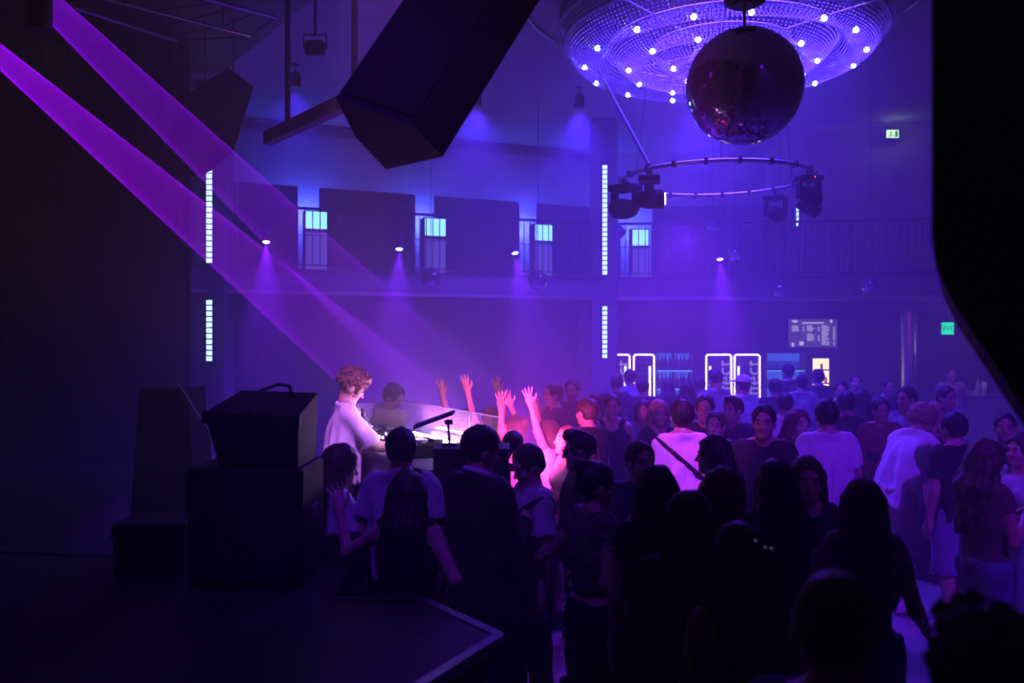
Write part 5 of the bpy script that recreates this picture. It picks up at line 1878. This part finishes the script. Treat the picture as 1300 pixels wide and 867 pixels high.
person('dim man with a pale collar behind the pink lit dancers', 727, 10.3, 1.80, 200, hair='short', hcol='black', tcol='navy', group=FRONT)
person('dim woman half hidden behind the man with the pink nape', 757, 9.9, 1.66, 210, 'f', hair='long', hcol='brown', top='top', tcol='dark', group=FRONT, length=0.3)
# near dark group
person('woman with pinned up hair in a patterned top, one arm stretched to the side', 755, 4.45, 1.63, 62, 'f', hair='bun', hcol='black', top='top', tcol='patterned', bottom='trousers', bcol='black',
       arms=('bent', ((0.62, -0.25, -0.72), (0.82, -0.25, -0.50))), head=(22, 6), hands=True, group=NEAR, hem=0.95, skin=1)
person('woman with straight black hair down her back and a dark top', 834, 3.98, 1.67, 5, 'f', hair='long', hcol='black', top='top', tcol='black', bottom='skirt', bcol='black', length=0.62, group=NEAR)
person('large person in a dark hooded jacket seen from behind', 876, 3.36, 1.66, 350, hair='long', hcol='black', sex='f', top='hoodie', tcol='black', bcol='black', length=0.36, group=NEAR)
person('person with blue lit brown hair beside the hooded jacket', 917, 3.94, 1.66, 40, 'f', hair='wavy', hcol='auburn', top='top', tcol='dark', bcol='black', length=0.4, group=NEAR)
clip = person('woman with sparkling hair clips and a bare bent arm', 941, 2.95, 1.62, 350, 'f', hair='long', hcol='black', top='vest', tcol='black', bcol='black', length=0.4, arms=('bent', 'cross'), group=NEAR)
person('woman with very long straight black hair standing back to the stage', 985, 4.32, 1.65, 0, 'f', hair='long', hcol='black', top='top', tcol='black', bottom='skirt', bcol='black', length=0.7, group=NEAR)
person('woman facing the stage beside the very long black hair', 1024, 4.62, 1.63, 190, 'f', 1, hair='long', hcol='brown', top='top', tcol='dark', bottom='jeans', bcol='denim', length=0.4, group=NEAR)
person('woman with long dark hair in a short pale top and denim', 1096, 3.98, 1.61, 20, 'f', 1, hair='long', hcol='brown', top='crop', tcol='grey', bottom='jeans', bcol='denim', length=0.52, arms=('bent', 'bent'), group=NEAR)
n12 = person('dark figure with short hair and a pale bracelet at the round table', 1062, 1.92, 1.735, 15, hair='short', hcol='black', top='tee', tcol='black', bcol='black', arms=('fwdlow', 'down'), group=NEAR, sleeve=0.9, voxel=0.011)
person('dark curly head of someone at the edge of the round table', 1264, 1.62, 1.735, 350, hair='curly', hcol='black', top='tee', tcol='black', bcol='black', group=NEAR, voxel=0.011)
person('man with a hand at his mouth facing the stage', 812, 5.15, 1.66, 165, 'm', 1, hair='short', hcol='brown', top='tee', tcol='navy', bcol='dark', arms=('mouth', 'down'), hands=True, group=FLOOR)
person('woman with dark hair in profile holding a drink before the white t-shirt', 908, 5.45, 1.65, 290, 'f', 1, hair='long', hcol='black', top='top', tcol='dark', bcol='black', bottom='trousers', arms=('drink', 'drink'), length=0.4, hands=True, group=FLOOR)
# middle of the floor
w21 = person('man in a white t-shirt with a black strap across his back', 866, 6.75, 1.80, 352, hair='short', hcol='black', tcol='white', bcol='dark', arms=('bent', 'drink'), strap=0.75, group=FLOOR, hem=0.86)
person('tall man with a pink lit face looking over the white t-shirt with the strap', 895, 7.95, 1.765, 195, hair='short', hcol='brown', tcol='dark', group=FLOOR)
person('smiling round faced person next to the white t-shirt with the strap', 909, 7.35, 1.66, 205, 'm', hair='short', hcol='brown', tcol='dark', group=FLOOR)
person('man in a dark checked shirt with a pink lit forehead', 932, 8.3, 1.72, 230, hair='quiff', hcol='brown', top='shirt', tcol='navy', bcol='denim', bottom='jeans', group=FLOOR)
person('big man in a black shirt with hair over his ears', 970, 6.45, 1.78, 200, 'm', 1, hair='short', hcol='black', top='shirt', tcol='black', bcol='black', group=FLOOR)
person('woman in dark red beside the back of the plain white t-shirt', 1012, 7.45, 1.66, 160, 'f', hair='wavy', hcol='auburn', top='top', tcol='red', bcol='black', length=0.3, group=FLOOR)
w14 = person('man in a plain white t-shirt and jeans seen from behind', 1050, 6.85, 1.795, 5, hair='short', hcol='black', tcol='white', bottom='jeans', bcol='denim', arms=('down', 'bent'), group=FLOOR, hem=0.84, shoe='w')
w15 = person('blond person in a white printed t-shirt bending forward', 1136, 7.3, 1.80, 62, hair='curly', hcol='blond', tcol='white', bottom='shorts', bcol='beige', arms=('fwdlow', 'fwdlow'), lean=28, head=(0, -10), group=FLOOR, hem=0.80, shoe='w')
person('man in a black t-shirt and pale shorts beside the bending person', 1212, 6.75, 1.70, 340, hair='short', hcol='black', tcol='black', bottom='shorts', bcol='lightdenim', group=FLOOR, shoe='w')
p20 = person('woman with long wavy hair in a brown top and jeans lifting a phone', 1250, 5.3, 1.64, 75, 'f', 1, hair='wavy', hcol='brown', top='top', tcol='olive', bottom='jeans', bcol='denim', arms=('phone', 'phone'), length=0.42, hands=True, group=FLOOR, shoe='w')
person('person in black with a reddish lit arm by the side loudspeaker', 1276, 7.2, 1.66, 210, 'm', 1, hair='short', hcol='black', tcol='black', arms=('bent', 'bent'), group=FLOOR)
person('person in a pale top at the edge of the side loudspeaker', 1297, 6.1, 1.60, 250, 'f', hair='long', hcol='brown', top='top', tcol='offwhite', bottom='jeans', bcol='lightdenim', length=0.3, group=FLOOR)
person('dark haired person in dark red in the thick of the crowd', 1118, 8.7, 1.68, 190, 'm', 1, hair='short', hcol='black', tcol='red', group=FLOOR)
person('man with a lit pale collar behind the bending person', 1152, 8.9, 1.79, 240, 'm', 1, hair='short', hcol='black', top='shirt', tcol='grey', group=FLOOR)
person('man in a light t-shirt in front of the pale side counter', 1200, 9.3, 1.775, 160, 'm', 0, hair='short', hcol='black', tcol='lightblue', group=FLOOR)
person('small pale haired person beside the man in the light t-shirt', 1184, 8.2, 1.66, 140, 'f', 0, hair='wavy', hcol='blond', top='top', tcol='dark', length=0.28, group=FLOOR)
person('dark figure standing between the red tops', 1075, 8.9, 1.74, 15, 'm', 1, hair='short', hcol='black', tcol='dark', group=FLOOR)
person('dark haired woman behind the plain white t-shirt', 1093, 9.7, 1.70, 30, 'f', 1, hair='long', hcol='black', top='top', tcol='dark', length=0.3, group=FLOOR)
person('woman in a black wrap top with a bright shoulder strap facing the stage', 777, 8.75, 1.72, 185, 'f', 0, hair='bun', hcol='brown', top='vest', tcol='black', bottom='trousers', bcol='black', strap=-0.9, group=FLOOR)
person('fair haired woman with a pink lit face near the white t-shirt with the strap', 836, 8.3, 1.68, 170, 'f', 0, hair='wavy', hcol='blond', top='top', tcol='dark', bcol='denim', length=0.3, group=FLOOR)
person('dark haired couple member in a grey top by the fair haired woman', 817, 9.3, 1.62, 200, 'f', 1, hair='long', hcol='black', top='top', tcol='grey', length=0.3, group=FLOOR)
person('person in a hazy white shirt in the middle distance', 997, 9.3, 1.70, 15, 'm', 0, hair='short', hcol='brown', tcol='white', group=FLOOR)
# at the bar
for px, D, H, f, kw, l in (
        (783, 12.6, 1.78, 30, dict(hair='short', tcol='dark'), 'dark haired man at the bar against the half hidden fridge'),
        (800, 13.4, 1.82, 340, dict(hair='short', tcol='lightblue', top='shirt'), 'man in a light blue shirt at the bar before the half hidden fridge'),
        (816, 12.2, 1.73, 10, dict(hair='short', tcol='navy'), 'man in navy at the bar before the bright pale fridge'),
        (848, 13.6, 1.66, 5, dict(sex='f', hair='long', hcol='black', top='top', tcol='dark', length=0.3), 'woman with black hair at the bar before the bottle shelf'),
        (872, 11.4, 1.70, 350, dict(sex='f', hair='long', hcol='black', top='top', tcol='dark', length=0.28), 'woman with dark hair in front of the bottle shelf'),
        (888, 12.8, 1.73, 20, dict(hair='short', hcol='brown', tcol='grey'), 'man in grey between the bottle shelf and a lettered fridge'),
        (909, 12.3, 1.84, 335, dict(hair='quiff', hcol='black', tcol='grey', top='shirt', arms=('down', 'mouth')), 'tall man in a grey shirt before the first lettered fridge'),
        (944, 11.6, 1.80, 330, dict(hair='short', hcol='brown', tcol='offwhite', top='shirt', hat='cap', glasses='worn'), 'man in a pale shirt and cap before the second lettered fridge'),
        (984, 12.0, 1.74, 0, dict(hair='short', hcol='black', tcol='dark'), 'dark haired man in front of the empty blue shelf'),
        (1001, 14.2, 1.88, 350, dict(hair='short', hcol='black', tcol='dark'), 'tallest man at the bar, head against the empty blue shelf'),
        (1018, 12.9, 1.76, 15, dict(hair='short', hcol='black', tcol='grey'), 'man in grey at the right end of the empty blue shelf'),
        (1039, 13.6, 1.82, 345, dict(hair='short', hcol='black', tcol='dark'), 'man silhouetted against the warm yellow display case'),
        (1068, 11.2, 1.74, 200, dict(hair='short', hcol='black', tcol='dark'), 'man in dark clothes right of the display case'),
        (1086, 12.8, 1.78, 190, dict(hair='short', hcol='brown', tcol='dark'), 'dim man far back near the menu screen'),
        (1126, 11.8, 1.76, 170, dict(hair='short', hcol='black', tcol='navy'), 'dim man in navy left of the silver column'),
        (1208, 15.2, 1.80, 200, dict(hair='short', hcol='auburn', tcol='beige'), 'person lit red beyond the crowd under the toilet sign')):
    person(l, px, D, H, f, group=BAR, bcol='dark', legs=True, **kw)
point('red_lamp_far', (7.55, 14.7, 2.3), 5, (1.0, 0.12, 0.06), 0.05)

# ------------------------------------------------------------------ things people hold or wear
M_PHONE = mat('phone_shell', (0.02, 0.02, 0.025), 0.3, noise=0.1)
M_PSCREEN = glow('phone_screen', (0.12, 0.10, 0.45), 0.05)
M_DRINK = mat('drink_glass', (0.5, 0.45, 0.5), 0.1, noise=0.05)


def phone(root, i, label, tilt=0.5):
    p = hand_world(root, i)
    t = thing('phone', label, 'phone', p + Vector((0, 0, 0.03)), root.rotation_euler.z)
    M = Matrix.Rotation(-tilt, 4, 'X')
    obj('shell', MB().bbox(-0.036, 0.036, -0.004, 0.004, -0.075, 0.075, 0.003, M), M_PHONE, t)
    obj('screen', MB().box(-0.032, 0.032, -0.0055, -0.0042, -0.070, 0.070, M), M_PSCREEN, t)


def drink(root, i, label):
    p = hand_world(root, i)
    t = thing('drink_glass', label, 'glass', p + Vector((0, 0, -0.05)))
    obj('tumbler', MB().lathe([(0.028, 0), (0.034, 0.13), (0.031, 0.13), (0.026, 0.008)], 14), M_DRINK, t)
    obj('liquid', MB().lathe([(0.026, 0.01), (0.030, 0.09)], 14), mat('drink_liquid', (0.25, 0.10, 0.12), 0.2, noise=0.1), t)


phone(p4, 0, 'phone held in front of the dark suit jacket')
phone(p20, 0, 'phone held up by the woman in the brown top', 0.2)
drink(w21, 1, 'drink held by the man with the black strap')
h = hand_world(n12, 0)
tag(obj('bracelet', MB().tube([h + Vector((0.05 * math.cos(a), -0.09 + 0.02 * math.sin(a), 0.045 * math.sin(a))) for a in [2 * PI * i / 16 for i in range(16)]], 0.008, 6, True),
        mat('pale_bracelet', (0.7, 0.7, 0.75), 0.3, metal=0.5, noise=0.1)), 'pale bracelet on the wrist of the dark figure at the round table', 'bracelet')
hc = clip.location
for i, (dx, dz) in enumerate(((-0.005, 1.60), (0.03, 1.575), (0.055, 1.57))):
    obj('hair_clip', MB().ball((dx, -0.118 + i * 0.004, dz), 0.0045, 8, 5), mat('sparkling_clip', (0.8, 0.8, 0.85), 0.1, metal=1.0, emit=(0.4, 0.45, 1.0), estr=0.12, sampling='NONE'), clip)  # clip glint painted in as a faint glow
t = thing('shoulder_bag', 'black shoulder bag of the woman in the white t-shirt by the subwoofer', 'bag', (-0.93, 4.86, 0.95))
obj('pouch', MB().bbox(-0.13, 0.13, -0.06, 0.05, 0.0, 0.22, 0.03), M_STRAP, t)
obj('flap', MB().bbox(-0.132, 0.132, -0.072, -0.0605, 0.09, 0.225, 0.004), M_STRAP, t)
obj('print_patch', MB().bbox(-0.055, 0.055, -0.003, 0.003, -0.045, 0.045, 0.002, Matrix.Translation((-0.10, -0.155, 1.30 - 0.02)) @ Matrix.Rotation(-0.4, 4, 'X')), CL_['black'], w15)
print('SCRIPT', round(time.time() - T0, 1), 'faces', sum(len(o.data.polygons) for o in SC.objects if o.type == 'MESH'))
